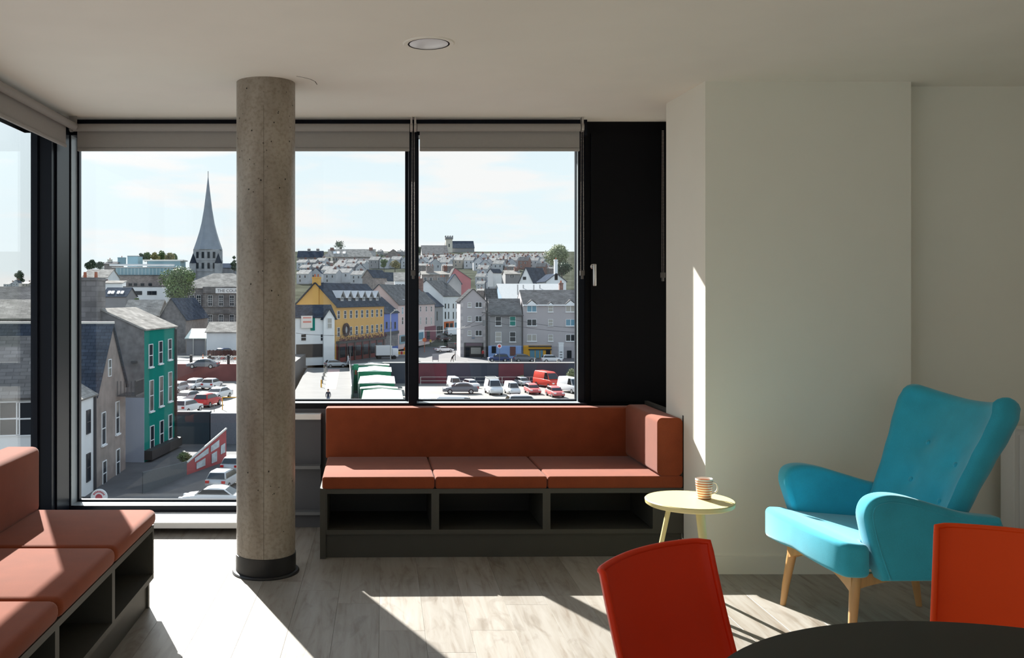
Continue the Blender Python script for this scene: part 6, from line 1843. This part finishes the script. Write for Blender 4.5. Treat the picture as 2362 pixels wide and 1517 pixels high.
# red bike lane, kerb posts on the road bridge
tag(MB().prism([Vector((PX(757, 150), 150, rel(-11.895))), Vector((PX(784, 150), 150, rel(-11.895))), Vector((PX(775, 118), 118, rel(-11.895))), Vector((PX(750, 118), 118, rel(-11.895)))], (0, 0, .01)).build('cycle_lane', mat('cycle_red', (.40, .27, .25), .85, var=.1), fixn=True), 'faded red cycle lane strip on the sunlit road', 'road marking', kind='structure')
for k in range(6):
    d_ = 148 - k * 5.5
    b_ = pole('lane_bollard', 'slim dark bollard along the edge of the cycle lane', 0, 0, -11.9, 1.0, d=d_, r=.09, m=M_pole if k < 5 else W_yshop, cat='bollard', group='bollards along the cycle lane')
    b_.location.x = PX(754 - k * 2.6, d_)
ed = tag(MB().prism([Vector((PX(806, 156), 156, rel(-11.9))), Vector((PX(806.8, 156), 156, rel(-11.9))), Vector((PX(811.5, 112), 112, rel(-11.9))), Vector((PX(810, 112), 112, rel(-11.9)))], (0, 0, 1.0)).build('bridge_parapet', M_polew, fixn=True), 'low pale parapet between the sunlit road and the cabins', 'parapet')
# overhead wires
def wire(label, a, b, sag):
    a, b = Vector(a), Vector(b)
    pts = [a.lerp(b, k / 14) - Vector((0, 0, sag * 4 * (k / 14) * (1 - k / 14))) for k in range(15)]
    return tag(sweep(pts, .035, 5).build('overhead_wire', M_frd), label, 'wire', 'overhead wires across the street')
pu = Vector((PX(1121, 173.8), 173.8, rel(-11.9) + 8.7))
wire('overhead wire from the utility pole to the gable house corner', pu, (PX(1064, 179), 179, PZ(755, 179)), .4)
wire('upper overhead wire past the slate house and rendered block', pu, (PX(1400, 172), 172, PZ(757, 172)), .9)
wire('lower overhead wire past the slate house and rendered block', pu - Vector((0, 0, 1.5)), (PX(1400, 172), 172, PZ(768, 172)), .6)
wire('overhead wire across the white terrace shops', pu - Vector((0, 0, 2)), (PX(962, 185), 185, PZ(763, 185)), .5)
wire('overhead wire across the ochre building front', (PX(683, 153), 153, PZ(768, 153)), (PX(905, 172), 172, PZ(756, 172)), .8)

# ------------------------------------------------------------------ clutter on the lane by the workshop
fn = thing('timber_fence', 'brown timber fence in front of the white workshop', 'fence', (PX(478, 145), 145, rel(-9.9)))
for k in range(18): MB().box(k * .27, k * .27 + .25, 0, .05, 0, 1.35 + .06 * (k % 2)).build('board', mat('fence_brown', (.085, .035, .025), .9, rnd=.3), fn)
for z_ in (.3, 1.0): MB().box(0, 4.86, .05, .11, z_, z_ + .09).build('rail', mat('fence_brown', (.085, .035, .025), .9, rnd=.3), fn)
def ring(m, c, r, t, n=14):
    for k in range(n):
        a, b = 2 * math.pi * k / n, 2 * math.pi * (k + 1) / n
        m.tube(c + Vector((math.cos(a) * r, 0, math.sin(a) * r)), c + Vector((math.cos(b) * r, 0, math.sin(b) * r)), t, n=5, cap=False)
    return m
bikes = [('white', (.75, .75, .74)), ('red', (.55, .04, .04)), ('silver', (.5, .5, .52)), ('white', (.75, .75, .74)), ('orange', (.7, .16, .03)), ('silver', (.5, .5, .52))]
for k, (cn, c_) in enumerate(bikes):
    d_ = 138 + .5 * (k % 2)
    bk_ = thing('bicycle', cn + ' bicycle parked in the row below the brown fence', 'bicycle', (PX(496 + k * 10.2, d_), d_ + (k % 3) * .9, rel(-9.9)), R(64 + 5 * (k % 3)), 'bicycles parked on the lane')
    pm_ = mat('bike_' + cn, c_, .35)
    for x_ in (0, 1.02): ring(MB(), Vector((x_, 0, .34)), .33, .028).build('wheel', mat('bike_rim', (.5, .5, .5), .4), bk_)
    fr_ = MB()
    for a_, b_ in (((0, 0, .34), (.40, 0, .34)), ((.40, 0, .34), (.30, 0, .82)), ((.32, 0, .74), (.82, 0, .78)), ((.40, 0, .34), (.84, 0, .72)), ((0, 0, .34), (.31, 0, .76)), ((1.02, 0, .34), (.80, 0, .92))):
        fr_.tube(a_, b_, .03, n=6)
    fr_.build('frame', pm_, bk_)
    MB().box(.18, .42, -.06, .06, .80, .86).build('saddle', M_frd, bk_)
    MB().tube((.80, -.26, .95), (.80, .26, .95), .022, n=6).build('handlebar', M_frd, bk_)
